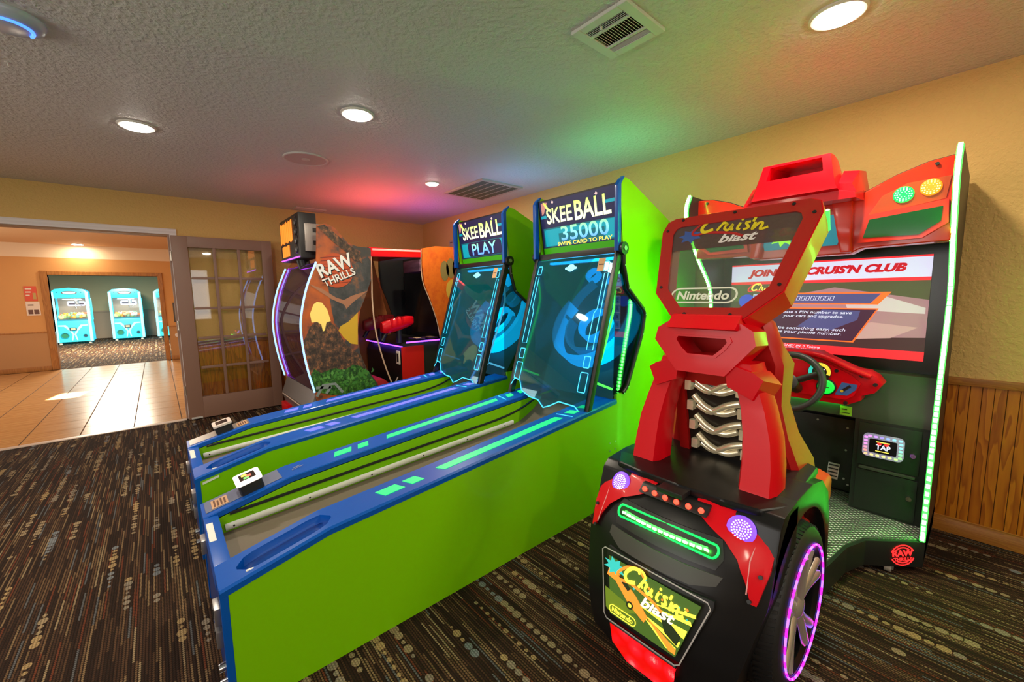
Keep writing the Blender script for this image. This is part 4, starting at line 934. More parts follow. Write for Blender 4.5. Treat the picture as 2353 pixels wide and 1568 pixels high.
for yy, c_ in ((.545, (.03, .55, .45)), (MY(.545), (.03, .55, .45))):
    gg = cyl('gauge', (fdx-.014, yy, .905), (-1, 0, 0), .050, .006, M_BLK, rc, 28)
    fg = Fr((fdx-.020, yy, .905), (0, -1, 0), (0, 0, 1))
    ribbon('gauge_arc', fg, [(.040*math.cos(math.radians(a)), .040*math.sin(math.radians(a))) for a in range(-20, 111, 10)], .016, emis('gauge_yellow', (.9, .65, .05), .7), gg, .0005)
    ribbon('gauge_arc', fg, [(.040*math.cos(math.radians(a)), .040*math.sin(math.radians(a))) for a in range(90, 201, 10)], .016, emis('gauge_teal', c_, .7), gg, .0005)
    ribbon('gauge_needle', fg, [(0, 0), (.022, .016)], .006, E_SW, gg, .0015)
gb = lathe('start_button', (fdx-.014, .513, .829), (-1, 0, 0), [(.036, 0), (.036, .006), (.030, .010), (.030, .014), (.004, .017)], emis('button_green', (.0, .75, .05), .8, (.02, .6, .05)), rc, 28)
lathe('button_ring', (fdx-.014, .513, .829), (-1, 0, 0), [(.037, 0), (.043, 0), (.043, .006), (.037, .008)], M_BLK, gb, 28, True)
fb2 = Fr((fdx-.0315, .513, .829), (0, -1, 0), (0, 0, 1)); decal('button_print', fb2, rect(-.016, -.003, .016, .003), mat('btn_print', (.005, .2, .02), .5), gb, .0005)
stp = decal('dash_sticker', fdd, [(U2(.475), .795), (U2(.425), .797), (U2(.392), .832), (U2(.388), .858), (U2(.450), .862)], mat('sticker_blue', (.05, .14, .42), .4), rc, .0145)
ribbon('sticker_print', fdd, [(U2(.45), .815), (U2(.415), .848)], .012, M_BLK, stp, .016); decal('sticker_print', fdd, circ(U2(.447), .817, .007, 10), mat('print_yellow', (.7, .5, .03), .5), stp, .0165)
for yy, zz in ((.322, .868), (.43, .757), (.475, .918), (.375, .905)):
    for q in (yy, MY(yy)): cyl('bolt', (fdx-.004, q, zz), (-1, 0, 0), .009, .012, M_BLK, rc, 10)
WX, WY, WZ, WR = 2.46, .645, .86, .145
ax = Vector((-.93, 0, .36)).normalized(); uu = Vector((0, 1, 0)); vv = ax.cross(uu).normalized(); wc_ = Vector((WX, WY, WZ))
wh = tube('steering_wheel', [wc_+uu*(WR*math.cos(2*PI*k/40))+vv*(WR*math.sin(2*PI*k/40)) for k in range(40)], .017, mat('wheel_rubber', (.02, .02, .022), .45), rc, 12, True)
for a in (90, 205, 335):
    d = uu*math.cos(math.radians(a))+vv*math.sin(math.radians(a)); tube('spoke', [wc_-ax*.02, wc_+d*(WR*.5)-ax*.014, wc_+d*WR], .016, M_BLK, wh, 8, flat=.5)
lathe('hub', wc_-ax*.045, ax, [(.034, 0), (.042, .02), (.040, .036), (.018, .044), (.002, .045)], M_BLK, wh, 24)
lathe('hub_badge', wc_-ax*.0, ax, [(.016, 0), (.016, .003), (.003, .006)], emis('hub_white', (.8, .75, .95), .6), wh, 18)
tube('column', [wc_-ax*.04, wc_-ax*.16], .03, M_BLK, wh, 14)

# ---- car pod
prof = [(.10, 1.115), (.15, 1.105), (.24, 1.105), (.34, 1.125), (.44, 1.155), (.52, 1.19), (.60, 1.245), (.665, 1.315)]
def xr(y, z):
    z = max(min(z, .665), .10)
    for (a, b), (c, d) in zip(prof, prof[1:]):
        if z <= c: x = b+(d-b)*(z-a)/(c-a); break
    return x+.065*(abs(y-YC)/.30)**2.2
def hwid(z): return .235+.075*min(1, max(0, (z-.10)/.34))
# rear shell
bm = bmesh.new(); NZ, NY = 22, 22; G = []
for i in range(NZ+1):
    z = .095+(.662-.095)*i/NZ; row = [bm.verts.new((1.46, YC+hwid(z), z))]
    for j in range(NY+1):
        y = YC+hwid(z)*(1-2*j/NY); row.append(bm.verts.new((xr(y, z), y, z)))
    row.append(bm.verts.new((1.46, YC-hwid(z), z))); G.append(row)
for A, B in zip(G, G[1:]):
    for k in range(len(A)-1): bm.faces.new((A[k], A[k+1], B[k+1], B[k]))
    bm.faces.new((A[-1], A[0], B[0], B[-1]))
bm.faces.new(G[0]); bm.faces.new(G[-1])
bm_obj('rear_shell', bm, M_BODY, rc, 40)
def surf(px, py, lift=0.0):
    x = 1.2
    for _ in range(25): p = on(px, py, 0, x); x = xr(p.y, p.z)-lift
    return on(px, py, 0, x)
def surfpoly(name, pts_yz, ma, lift, thick, parent=rc, cuts=2):
    """polygon wrapped on the rear shell, standing `lift` proud of it"""
    bm = bmesh.new(); f = bm.faces.new([bm.verts.new((0, a, b)) for a, b in pts_yz])
    bmesh.ops.triangulate(bm, faces=[f])
    for _ in range(cuts): bmesh.ops.subdivide_edges(bm, edges=[e for e in bm.edges if e.calc_length() > .03], cuts=1, use_grid_fill=False); bmesh.ops.triangulate(bm, faces=bm.faces[:])
    for v in bm.verts: v.co.x = xr(v.co.y, v.co.z)-lift
    r_ = bmesh.ops.extrude_face_region(bm, geom=bm.faces[:]); nv = [e for e in r_['geom'] if isinstance(e, bmesh.types.BMVert)]
    for v in nv: v.co.x += thick
    return bm_obj(name, bm, ma, parent, 45)
def mirror(pts): return [(MY(a), b) for a, b in pts]
def spx(L, lift=0): return [(p.y, p.z) for p in (surf(a, b, lift) for a, b in L)]
S2 = lambda L, n=4: [(p.x, p.y) for p in smoothpts([(a, b, 0) for a, b in L], n)]
fend0 = S2([(.535, .655), (.45, .652), (.352, .648)], 3) + S2([(.340, .60), (.345, .52), (.372, .435)], 4) + S2([(.395, .445), (.41, .53), (.445, .585), (.505, .605), (.535, .63)], 4)
fend = spx([(1603, 1146), (1650, 1152), (1700, 1165), (1750, 1185), (1787, 1203), (1791, 1225), (1783, 1270), (1768, 1325), (1738, 1396), (1724, 1390), (1712, 1340), (1694, 1288), (1665, 1243), (1628, 1207), (1606, 1180)], .014)
for mir in (0, 1):
    P_ = mirror(fend) if mir else fend
    fo = surfpoly('red_fender', P_, M_RED, .014, .02)
    lp_ = surf(1703, 1218, .016); cy_, cz_ = (lp_.y if not mir else MY(lp_.y)), lp_.z
    x_ = xr(cy_, cz_)-.014; nrm = Vector((-.80, 0, .35+0)).normalized()
    nrm = Vector((-1, (-.22 if cy_ < YC else .22), .55)).normalized()
    lm = lathe('tail_lamp', Vector((x_, cy_, cz_))-nrm*.004, nrm, [(.040, 0), (.040, .006), (.034, .010), (.003, .012)], E_LAMP, fo, 28)
    a1 = nrm.orthogonal().normalized(); a2 = nrm.cross(a1)
    bm = bmesh.new()
    for rr, n_ in ((.005, 4), (.012, 10), (.019, 16), (.026, 20)):
        for k in range(n_): bm_cyl(bm, Vector((x_, cy_, cz_))+nrm*.005+a1*(rr*math.cos(2*PI*k/n_))+a2*(rr*math.sin(2*PI*k/n_)), nrm, .0024, .003, 6)
    bm_obj('diodes', bm, E_LAMPW, fo, 0)['kind'] = 'stuff'
    for yy, zz in ((.352, .60), (.36, .52), (.375, .455)):
        q = MY(yy) if mir else yy; cyl('bolt', (xr(q, zz)-.014, q, zz), (-1, 0, .3), .006, .006, M_BLK, fo, 8)
    ln = [(.36, .635), (.385, .628), (.392, .55), (.385, .47)]; ln = mirror(ln) if mir else ln
    tube('crease', [(xr(a, b)-.0155, a, b) for a, b in ln], .0018, mat('crease_pale', (.8, .35, .35), .3), fo, 6)
# lamp bar
rb = prism('lamp_bar', [(xr(a, b)-.030, a, b) for a, b in ((.765, .622), (.525, .622), (.525, .650), (.765, .650))], (.03, 0, .0), M_BLK, rc, .006)
for k in range(6): yy = .745-.04*k; lathe('bar_diode', (xr(yy, .636)-.0305, yy, .636), (-1, 0, .2), [(.0095, 0), (.009, .004), (.002, .006)], E_REDL, rb, 12)
box('lamp_bar_bracket', (1.24, .60, .655), (1.30, .69, .672), M_BLK, rc, .003)
# green light bar in an oval frame
gr = S2([(.835, .545), (.83, .562), (.815, .566)], 2)
ov = [(.80, .552), (.80, .536), (.49, .536), (.475, .544), (.475, .556), (.49, .564), (.80, .568), (.815, .56)]
surfpoly('light_recess', [(.82, .500), (.47, .500), (.455, .53), (.47, .578), (.82, .578), (.838, .545)], M_BLK, .004, .006)
tube('light_frame', [(xr(a, b)-.016, a, b) for a, b in rrect(.470, .532, .820, .566, .016, 4)], .0035, emis('frame_green', (.0, 1, .1), 1.3), rc, 8, True)
gb_ = tube('rear_light', [(xr(y_, .549)-.014, y_, .549) for y_ in [.50+.29*k/14 for k in range(15)]], .0065, E_STRIP, rc, 8)
bm = bmesh.new()
for k in range(15): y_ = .50+.29*k/14; bm_box(bm, (xr(y_, .549)-.0235, y_-.0070, .5458), (xr(y_, .549)-.0195, y_+.0070, .5522))
bm_obj('rear_diodes', bm, E_STRIPW, gb_, 0)['kind'] = 'stuff'
surfpoly('vent_lip', [(.838, .487), (.84, .46), (.78, .435), (.53, .44), (.46, .46), (.448, .487)], M_DKGREY, .004, .006)
# light box with the game's picture
A = [(.825, .425), (.455, .425), (.455, .40), (.518, .225), (.53, .215), (.765, .215), (.785, .235), (.828, .40)]
pb = surfpoly('light_box', A, M_BLK, .010, .014)
O_ = Vector((1.103, MY(.645)+0, .32)); fp = Fr((1.128-.010, .645, .32), (0, -1, 0), (.055, 0, .21))
UV = lambda y, z: fp.uv((1.128+(z-.32)*.26, y, z))
pic = [UV(a, b) for a, b in ((.80, .408), (.478, .408), (.530, .238), (.762, .238))]
PQ = decal('picture', fp, pic, emis('pic_green', (.05, .11, .01), .8, (.03, .06, .01)), rc, .012, .003)
out_l = [UV(a, b) for a, b in ((.83, .418), (.822, .428), (.462, .428), (.452, .415), (.515, .225), (.528, .216), (.772, .216), (.785, .228))]
ribbon('picture_frame', fp, out_l, .004, mat('frame_silver', (.72, .70, .70), .3, .6), PQ, .0135, True)
E_PY = emis('pic_yellow', (1, .80, .05), 1.3); E_PO = emis('pic_orange', (1, .22, .02), 1.1); E_PT = emis('pic_teal', (.03, .45, .40), .9); E_PK = emis('pic_dark', (.015, .03, .005), .5)
def pp(pts, ma, d): decal('picture_shape', fp, [UV(a, b) for a, b in pts], ma, PQ, d, .0005)
[pp(q, E_PY, .0156) for q in ([(.66, .325), (.50, .355), (.495, .345)], [(.66, .315), (.505, .325), (.512, .30)], [(.655, .30), (.52, .285), (.525, .268)], [(.64, .29), (.53, .262), (.532, .25), (.56, .247)], [(.655, .335), (.488, .38), (.486, .37)])]; pp([(.60, .34), (.52, .30), (.53, .27), (.57, .285)], E_PK, .0162); pp([(.64, .30), (.55, .245), (.53, .245), (.53, .26)], E_PO, .0166)
pp([(.795, .35), (.76, .345), (.70, .30), (.64, .275), (.63, .295), (.68, .335), (.75, .37), (.79, .38)], E_PO, .0160); pp([(.755, .362), (.71, .335), (.70, .345), (.74, .372)], E_PK, .0166)
pp(circ(.695, .298, .013, 14, .012), E_PK, .0168); pp(circ(.695, .298, .007, 10, .006), E_PY, .0172)
pp([(.77+.045*math.cos(a)*(1 if k % 2 else .55), .385+.03*math.sin(a)*(1 if k % 2 else .55)) for k, a in enumerate([2*PI*j/16 for j in range(16)])], E_PT, .0174)
for k in range(26): a, b = random.uniform(.49, .79), random.uniform(.35, .405); pp(circ(a, b, random.uniform(.002, .005), 6), random.choice((E_PY, E_PO, E_PT)), .0170)
pp([(.795, .31), (.78, .25), (.77, .245), (.70, .27), (.66, .29)], emis('pic_lime', (.12, .18, .01), .8), .0156)
c_ = UV(.64, .365); cruisn(fp, c_[0]+.01, c_[1], .26, E_PY, E_PO, emis('pic_white', (1, .75, .55), 1.1), PQ, .018)
def nint(fr, cx, cy, w, ma, parent, d):
    h = w*.25; ribbon('logo_outline', fr, rrect(cx-w/2, cy-h/2, cx+w/2, cy+h/2, h*.499, 8), w*.028, ma, parent, d, True)
    text('lettering', 'Nintendo', fr, cx, cy, h*.62, ma, parent, d+.0003, w*.80, 0, .03)
c_ = UV(.715, .257); nint(fp, c_[0], c_[1], .10, E_PY, PQ, .018)
# red faceted lower light
dfo = [Vector((1.098, .765, .205)), Vector((1.098, .530, .205)), Vector((1.100, .535, .14)), Vector((1.105, .60, .098)), Vector((1.105, .70, .098)), Vector((1.100, .755, .14))]
def facet():
    m = mat('red_reflector', (.5, .01, .01), .15, 0, (1, .01, .02), 1.0); nt = m.node_tree; P, x, y, z = pos(nt)
    v = nd(nt, 'ShaderNodeTexVoronoi'); v.inputs['Scale'].default_value = 240; v.inputs['Randomness'].default_value = .15; lk(nt, P, v.inputs['Vector'])
    w = nd(nt, 'ShaderNodeTexVoronoi'); w.inputs['Scale'].default_value = 21; lk(nt, P, w.inputs['Vector'])
    f = mth(nt, 'MULTIPLY', mth(nt, 'SUBTRACT', 1.15, v.outputs['Distance']), mth(nt, 'SUBTRACT', 1.2, mth(nt, 'MULTIPLY', w.outputs['Distance'], 1.3)))
    lk(nt, ramp(nt, f, [(.2, (.35, 0, 0)), (.7, (1, .01, .02)), (1.0, (1, .35, .30))]), nt.nodes['Principled BSDF'].inputs['Emission Color'])
    nt.nodes['Principled BSDF'].inputs['Emission Strength'].default_value = 1.5; return m
dif = prism('lower_reflector', dfo, (-.012, 0, 0), facet(), rc, .002)
tube('reflector_frame', [p+Vector((-.006, 0, 0)) for p in dfo], .006, M_BLK, rc, 8, True)
# deck and wheel arches
dk = [(1.315, .395), (1.30, .50), (1.295, YC), (1.30, MY(.50)), (1.315, MY(.395)), (1.40, MY(.345)), (1.80, MY(.36)), (1.84, MY(.42)), (1.84, .42), (1.80, .36), (1.40, .345)]
prism('rear_deck', [(a, b, .650) for a, b in dk], (0, 0, .028), M_BODY, rc, .010, 3)
for s in (0, 1):
    g = MY if s else (lambda y: y)
    arch = [(1.30, .645), (1.33, .67), (1.45, .682), (1.62, .680), (1.76, .650), (1.86, .575), (1.91, .45), (1.925, .20), (1.885, .20)] + [(1.545+.335*math.cos(math.radians(a)), .28+.325*math.sin(math.radians(a))) for a in range(0, 151, 10)] + [(1.235, .42), (1.27, .55)]
    bm = bmesh.new(); bm_prism(bm, [Vector((a, g(.335), b)) for a, b in arch], Vector((0, g(.46)-g(.335), 0)), .010, 2); bm_obj('wheel_arch', bm, M_BODY, rc, 40)
    xz('arch_liner', [(1.25, .14), (1.88, .14), (1.86, .5), (1.7, .60), (1.4, .60), (1.27, .45)], g(.455), g(.47), M_VDK, rc)
# middle tub under the seat
xz('tub', [(1.40, .095), (2.25, .095), (2.30, .17), (2.30, .30), (2.22, .38), (1.95, .38), (1.84, .60), (1.60, .645), (1.40, .645)], .455, MY(.455), M_BODY, rc, .01)
# wheels
def wheel(yo, s):
    c = Vector((1.545, yo, .275)); inn = Vector((0, s, 0))      # s points into the car
    R0 = .275
    w_ = lathe('wheel', c, inn, [(.205, .004), (.222, .0), (.252, .004), (.268, .018), (.275, .035), (.275, .145), (.266, .165), (.21, .17)], M_RUB, rc, 72, True)
    bm = bmesh.new()
    for k in range(72):
        a = 2*PI*k/72; d = Vector((math.cos(a), 0, math.sin(a))); t = Vector((-math.sin(a), 0, math.cos(a)))
        for y0_, y1_, sh_ in ((.014, .062, .010), (.118, .160, -.010)):
            q = [c+d*(.2745 if y0_ > .1 else .266)+inn*y0_-t*.005, c+d*(.2745 if y0_ > .1 else .266)+inn*y0_+t*.005, c+d*.2765+inn*y1_+t*(.005+sh_), c+d*.2765+inn*y1_+t*(-.005+sh_)]
            lo_ = [bm.verts.new(p) for p in q]; hi_ = [bm.verts.new(p+d*.0045) for p in q]
            bm.faces.new(hi_); [bm.faces.new((lo_[i], lo_[(i+1) % 4], hi_[(i+1) % 4], hi_[i])) for i in range(4)]
    bm_obj('tread', bm, M_RUB, w_, 0)['kind'] = 'stuff'
    for yy in (.075, .105): lathe('tread_band', c, inn, [(.2745, yy-.010), (.279, yy-.008), (.279, yy+.008), (.2745, yy+.010)], M_RUB, w_, 72, True)
    lathe('rim', c, inn, [(.206, .003), (.210, .012), (.198, .020), (.196, .12), (.02, .125), (.02, .118), (.188, .112), (.190, .015)], mat('rim_dark', (.05, .05, .05), .2, .9), w_, 48, True)
    n = 64
    for k in range(n):
        a0, a1 = 2*PI*k/n, 2*PI*(k+1)/n
    for ma_, ph in ((E_RIM, 0), (E_RIMB, 1)):
        bm = bmesh.new()
        for k in range(ph, 48, 2):
            ps = [c+Vector((math.cos(2*PI*(k+t/3)/48)*.2125, -s*.003, math.sin(2*PI*(k+t/3)/48)*.2125)) for t in range(4)]
            bm_tube(bm, ps, .0034, 6)
        bm_obj('rim_light', bm, ma_, w_, 50)['kind'] = 'stuff'
    M_SP = mat('rim_gold_chrome', (.62, .56, .46), .25, .65)
    for k in range(5):
        a = 2*PI*k/5+.3
        for da in (-.17, .17):
            d0 = Vector((math.cos(a), 0, math.sin(a))); d1 = Vector((math.cos(a+da), 0, math.sin(a+da)))
            tube('rim_spoke', [c+inn*.028+d0*.03, c+inn*.020+(d0*.5+d1*.5)*.11, c+inn*.012+d1*.20], [.024, .019, .020], M_SP, w_, 8, flat=.6)
    lathe('wheel_hub', c+inn*.045, -inn, [(.042, 0), (.040, .03), (.025, .040), (.002, .042)], M_SP, w_, 24)
    return w_
wheel(.318, 1); wheel(MY(.318), -1)
# ---- roll bar: two legs, head block with grip hole, sign frame
def sect(x, y, z, w, d): return [Vector((x-d, y-w*.75, z)), Vector((x-d, y+w*.75, z)), Vector((x-d*.4, y+w, z)), Vector((x+d, y+w, z)), Vector((x+d, y-w, z)), Vector((x-d*.4, y-w, z))]
for s in (0, 1):
    g = (lambda y: y) if s else MY      # s=1: right-hand leg (small y)
    ctrl = [(1.46, .445, .672, .058, .055), (1.475, .447, .76, .056, .053), (1.485, .455, .85, .052, .05), (1.495, .475, .94, .047, .046), (1.50, .50, 1.02, .044, .045), (1.505, .525, 1.09, .044, .05)]
    loft('roll_bar_leg', [sect(x, g(y), z, w, d) for x, y, z, w, d in ctrl], M_RED, rc, True, 30)
    loft('leg_block', [[Vector((1.44+dx, g(yy), zz)) for dx, yy, zz in q] for q in
        ([(0, .445, 1.045), (0, .475, 1.065), (.0, .565, 1.09), (.0, .555, 1.01), (.0, .475, .975)], [(.10, .42, 1.02), (.10, .455, 1.06), (.10, .555, 1.09), (.10, .545, 1.0), (.10, .455, .955)])], M_RED, rc, True, 30)
# head block in the leaning plane
tilt = Vector((.22, 0, .39)).normalized()
fh_ = Fr((1.465, YC, 1.24), (0, -1, 0), tilt)      # u to the right as seen from behind, v up the lean
fhead = Fr((1.43, YC, 1.10), (0, -1, 0), (.06, 0, 1))
def ringprism(name, fr, outer, inner, d0, d1, ma, parent, sm=30):
    bm = bmesh.new(); n = len(outer); V = [[bm.verts.new(fr.p(*q, d)) for q in row] for row, d in ((outer, d1), (inner, d1), (inner, d0), (outer, d0))]
    for i in range(n):
        j = (i+1) % n
        for u in range(4): bm.faces.new((V[u][i], V[u][j], V[(u+1) % 4][j], V[(u+1) % 4][i]))
    return bm_obj(name, bm, ma, parent, sm)
ho = [(-.085, -.055), (.085, -.055), (.175, .055), (.165, .10), (.125, .125), (-.125, .125), (-.165, .10), (-.175, .055)]
hi_ = [(-.045, .012), (.045, .012), (.07, .035), (.088, .06), (.082, .072), (-.082, .072), (-.088, .06), (-.07, .035)]
ringprism('head_block', fhead, ho, hi_, -.115, .0, M_RED, rc)
ringprism('grip_rim', fhead, [(a*1.18, (b-.045)*1.25+.045) for a, b in hi_], hi_, .0, .004, M_RED, rc)
xz('neck', [(1.405, 1.205), (1.455, 1.25), (1.55, 1.26), (1.56, 1.20), (1.53, 1.18)], YC-.12, YC+.12, M_RED, rc, .006)
# sign frame outline, seen square on
fo_ = [(-.125, .0), (.125, .0), (.222, .105), (.280, .40), (.268, .447), (.238, .462), (-.238, .462), (-.268, .447), (-.280, .40), (-.222, .105)]
fi_ = [(-.112, .030), (.112, .030), (.190, .117), (.243, .392), (.234, .418), (.215, .428), (-.215, .428), (-.234, .418), (-.243, .392), (-.190, .117)]
fsn = Fr((1.462, YC, 1.235), (0, -1, 0), tilt)
fb_ = ringprism('sign_frame', fsn, fo_, fi_, -.10, .0, M_RED, rc)
fl_ = ringprism('frame_flange', fsn, [(a*.985, (b-.23)*.985+.23) for a, b in fo_], [(a*.93, (b-.23)*.93+.23) for a, b in fi_], .0, .004, mat('flange_red', (.42, .012, .010), .3, coat=.3), rc)
for (a, b) in ((-.20, .445), (0, .447), (.19, .445), (.255, .40), (-.255, .40), (.205, .13), (-.205, .13), (.08, .016), (-.08, .016)): cyl('bolt', fsn.p(a, b, .003), fsn.n, .006, .004, M_BLK, fl_, 8)
sg = decal('sign_panel', fsn, [(a*.99, (b-.23)*.99+.23) for a, b in fi_], G_SIGN, rc, -.004, .003)
decal('sign_band', fsn, [(a, b) for a, b in ((-.222, .30), (.218, .30), (.242, .392), (.234, .418), (.215, .428), (-.215, .428), (-.234, .418), (-.243, .392))], G_SMOKE, sg, -.0008, .0006)
cruisn(fsn, .0, .375, .30, mat('title_yellow', (.75, .60, .02), .4), mat('title_red', (.45, .02, .02), .4), mat('title_white', (.75, .70, .68), .4), sg, .0006)
decal('title_splash', fsn, [(-.15+.05*math.cos(a)*(1 if k % 2 else .6), .365+.035*math.sin(a)*(1 if k % 2 else .6)) for k, a in enumerate([2*PI*j/14 for j in range(14)])], mat('splash_blue', (.05, .10, .35), .4), sg, .0001, .0004)
nint(fsn, -.035, .095, .235, mat('logo_cream', (.80, .82, .70), .4), sg, .0006)
tube('rear_light', [fsn.p(.283, .42, -.02), fsn.p(.277, .395, -.095)], .006, E_STRIP, rc, 8)
tube('rear_light', [fsn.p(-.283, .42, -.02), fsn.p(-.277, .395, -.095)], .006, E_STRIP, rc, 8)
# ---- bucket seat
def seatring(z, x0, x1, w, wing):
    return [Vector((x0, YC-w, z)), Vector((x0+.02, YC-w-.02, z)), Vector((x0+wing, YC-w-.025, z)), Vector((x0+wing+.012, YC-w+.012, z)), Vector((x1, YC-w+.05, z)), Vector((x1, YC+w-.05, z)), Vector((x0+wing+.012, YC+w-.012, z)), Vector((x0+wing, YC+w+.025, z)), Vector((x0+.02, YC+w+.02, z)), Vector((x0, YC+w, z))]
loft('seat_back', [seatring(*q) for q in ((.42, 1.80, 1.92, .225, .22), (.56, 1.745, 1.87, .23, .20), (.68, 1.70, 1.82, .225, .19), (.80, 1.66, 1.77, .195, .13), (.92, 1.635, 1.74, .175, .10), (1.02, 1.615, 1.72, .18, .115), (1.07, 1.60, 1.70, .185, .12), (1.14, 1.585, 1.68, .165, .075), (1.22, 1.575, 1.66, .145, .05), (1.25, 1.58, 1.64, .12, .03))], M_SEAT, rc, True, 40)
cu = bmesh.new(); bm_prism(cu, [Vector((1.80, y_, .375)) for y_ in (YC-.265, YC+.265)] + [Vector((2.24, YC+.25, .375)), Vector((2.27, YC+.20, .375)), Vector((2.27, YC-.20, .375)), Vector((2.24, YC-.25, .375))], Vector((0, 0, .105)), .03, 3)
for v in cu.verts:
    if v.co.z > .45: v.co.z += .03*(v.co.x-2.0)/.27
bm_obj('seat_cushion', cu, mat('seat_orange_red', (.58, .045, .012), .40), rc, 40)
# picture panel with pipes on the seat's back
Aa, Bb = Vector((1.672, YC, .645)), Vector((1.572, YC, .99)); fpz = Fr(Aa, (0, -1, 0), Bb-Aa); hh_ = (Bb-Aa).length
ringprism('panel_frame', fpz, [(-.165, -.05), (.165, -.05), (.155, hh_*.5), (.150, hh_+.05), (-.150, hh_+.05), (-.155, hh_*.5)], [(-.122, .012), (.122, .012), (.118, hh_*.5), (.112, hh_), (-.112, hh_), (-.118, hh_*.5)], .0, .028, M_SEAT, rc)
pz = decal('pipe_panel', fpz, [(-.124, .01), (.124, .01), (.114, hh_+.002), (-.114, hh_+.002)], mat('panel_dark', (.02, .016, .012), .3), rc, .006, .003)
M_PIPE = mat('chrome_pipe', (.75, .68, .50), .22, .85, (1, .8, .45), .10)
for k in range(4):
    v0 = .07+k*.088
    for sgn in (-1, 1):
        pts = smoothpts([fpz.p(-.07*sgn, v0+.012, .014), fpz.p(-.02*sgn, v0-.006, .022), fpz.p(.04*sgn, v0+(.03 if sgn > 0 else .012), .020), fpz.p(.085*sgn, v0+(.045 if sgn > 0 else .05), .012)], 4)
        tube('pipe', pts, .013, M_PIPE, pz, 8)
    for sgn in (-1, 1): box('pipe_flange', fpz.p(-.105*sgn, v0-.012, .01), fpz.p(-.082*sgn, v0+.032, .03), M_PIPE, pz)
ribbon('mesh_grille', fpz, [(-.10, hh_-.012), (.10, hh_-.012)], .03, mat('mesh_teal', (.20, .32, .36), .3, .5), pz, .0095)
box('vent_slot', fpz.p(-.12, -.03, .01), fpz.p(.12, -.065, .014), M_BLK, rc)

# ------------------------------------------------------------------ shooting cabinet with the volcano side
YN, YF = 3.92, 5.05
ja = thing('shooting_cabinet', (1.9, 4.48, 0), 'sit-in shooting arcade cabinet with a volcano picture on its side', 'arcade machine')
def jp(L, y=YN): return [(p.x, p.z) for p in (on(a, b, 1, y) for a, b in L)]
def artmat():
    m = mat('volcano_sky', (.5, .12, .02), .35); nt = m.node_tree; P, x, y, z = pos(nt)
    n = noise(nt, P, 3.2, 4, .6); f = mth(nt, 'ADD', mth(nt, 'MULTIPLY', n, 1.6), mth(nt, 'ADD', mth(nt, 'MULTIPLY', x, .55), mth(nt, 'MULTIPLY', z, -.02)))
    c = ramp(nt, f, [(.95, (.55, .13, .025)), (1.0, (.42, .09, .02)), (1.0, (.42, .09, .02))])
    r = nt.nodes[-1]
    c = ramp(nt, mth(nt, 'SUBTRACT', f, .9), [(.35, (.52, .11, .02)), (.55, (.36, .08, .025)), (.68, (.055, .045, .042)), (.95, (.045, .042, .044))])
    lk(nt, c, nt.nodes['Principled BSDF'].inputs['Base Color']); return m
def speckle(name, stops, sc):
    m = mat(name, stops[0][1], .45); nt = m.node_tree; P, x, y, z = pos(nt)
    n = noise(nt, comb(nt, mth(nt, 'MULTIPLY', x, sc*1.3), y, mth(nt, 'MULTIPLY', z, sc)), 1.0, 5, .75)
    lk(nt, ramp(nt, n, stops), nt.nodes['Principled BSDF'].inputs['Base Color']); return m
M_ROCK = speckle('volcano_rock', [(.40, (.030, .018, .014)), (.52, (.085, .045, .028)), (.60, (.22, .09, .04)), (.68, (.42, .14, .05))], 17)
M_LEAF = speckle('jungle_leaf', [(.40, (.008, .03, .008)), (.52, (.03, .13, .015)), (.63, (.10, .26, .05))], 26)
M_SMOKE_ = speckle('ash_cloud', [(.40, (.035, .034, .036)), (.55, (.065, .06, .06)), (.70, (.22, .09, .04))], 5)
M_FIRE = emis('print_fire', (.8, .55, .10), .18, (.85, .62, .16)); M_SUN = mat('print_yellow_sky', (.62, .36, .02), .45); M_ORG = speckle('print_orange', [(.35, (.50, .07, .008)), (.55, (.62, .12, .01)), (.75, (.45, .05, .008))], 6)
np_ = [(728, 517), (748, 514), (768, 522), (800, 560), (822, 567), (852, 570), (853, 640), (842, 676), (827, 715), (822, 760), (827, 810), (843, 848), (868, 882)]
lo_ = [(1.66, .10), (1.30, .05), (1.12, .05), (1.06, .22)]
ledge = [(724, 902), (704, 835), (693, 770), (693, 725), (705, 662), (727, 602)]
poly = jp(np_) + lo_ + jp(ledge)
pan = xz('side_panel', poly, YN, YN+.02, artmat(), ja)
fv = Fr((0, YN, 0), (1, 0, 0), (0, 0, 1))
def art(L, ma, d, nm='print'): return decal(nm, fv, jp(L), ma, pan, d, .0004)
art([(786, 742), (800, 722), (824, 706), (822, 720), (822, 792), (806, 790), (790, 776), (778, 760)], M_SUN, .0006)
art([(752, 640), (790, 618), (845, 590), (852, 600), (852, 645), (838, 684), (826, 714), (800, 740), (778, 752), (768, 742), (758, 690)], M_SMOKE_, .0009)
art([(698, 784), (712, 752), (722, 742), (731, 738), (745, 740), (757, 738), (772, 752), (792, 788), (812, 806), (829, 815), (842, 846), (848, 864), (800, 872), (752, 868), (716, 866), (706, 826)], M_ROCK, .0012)
art([(716, 742), (712, 722), (720, 700), (728, 694), (740, 696), (752, 712), (760, 738), (750, 742), (746, 760), (742, 762), (738, 746), (728, 740)], M_FIRE, .0015)
art([(712, 868), (722, 848), (738, 858), (752, 852), (770, 846), (790, 852), (812, 838), (830, 842), (850, 862), (864, 880), (858, 905), (760, 908), (724, 900)], M_LEAF, .0017)
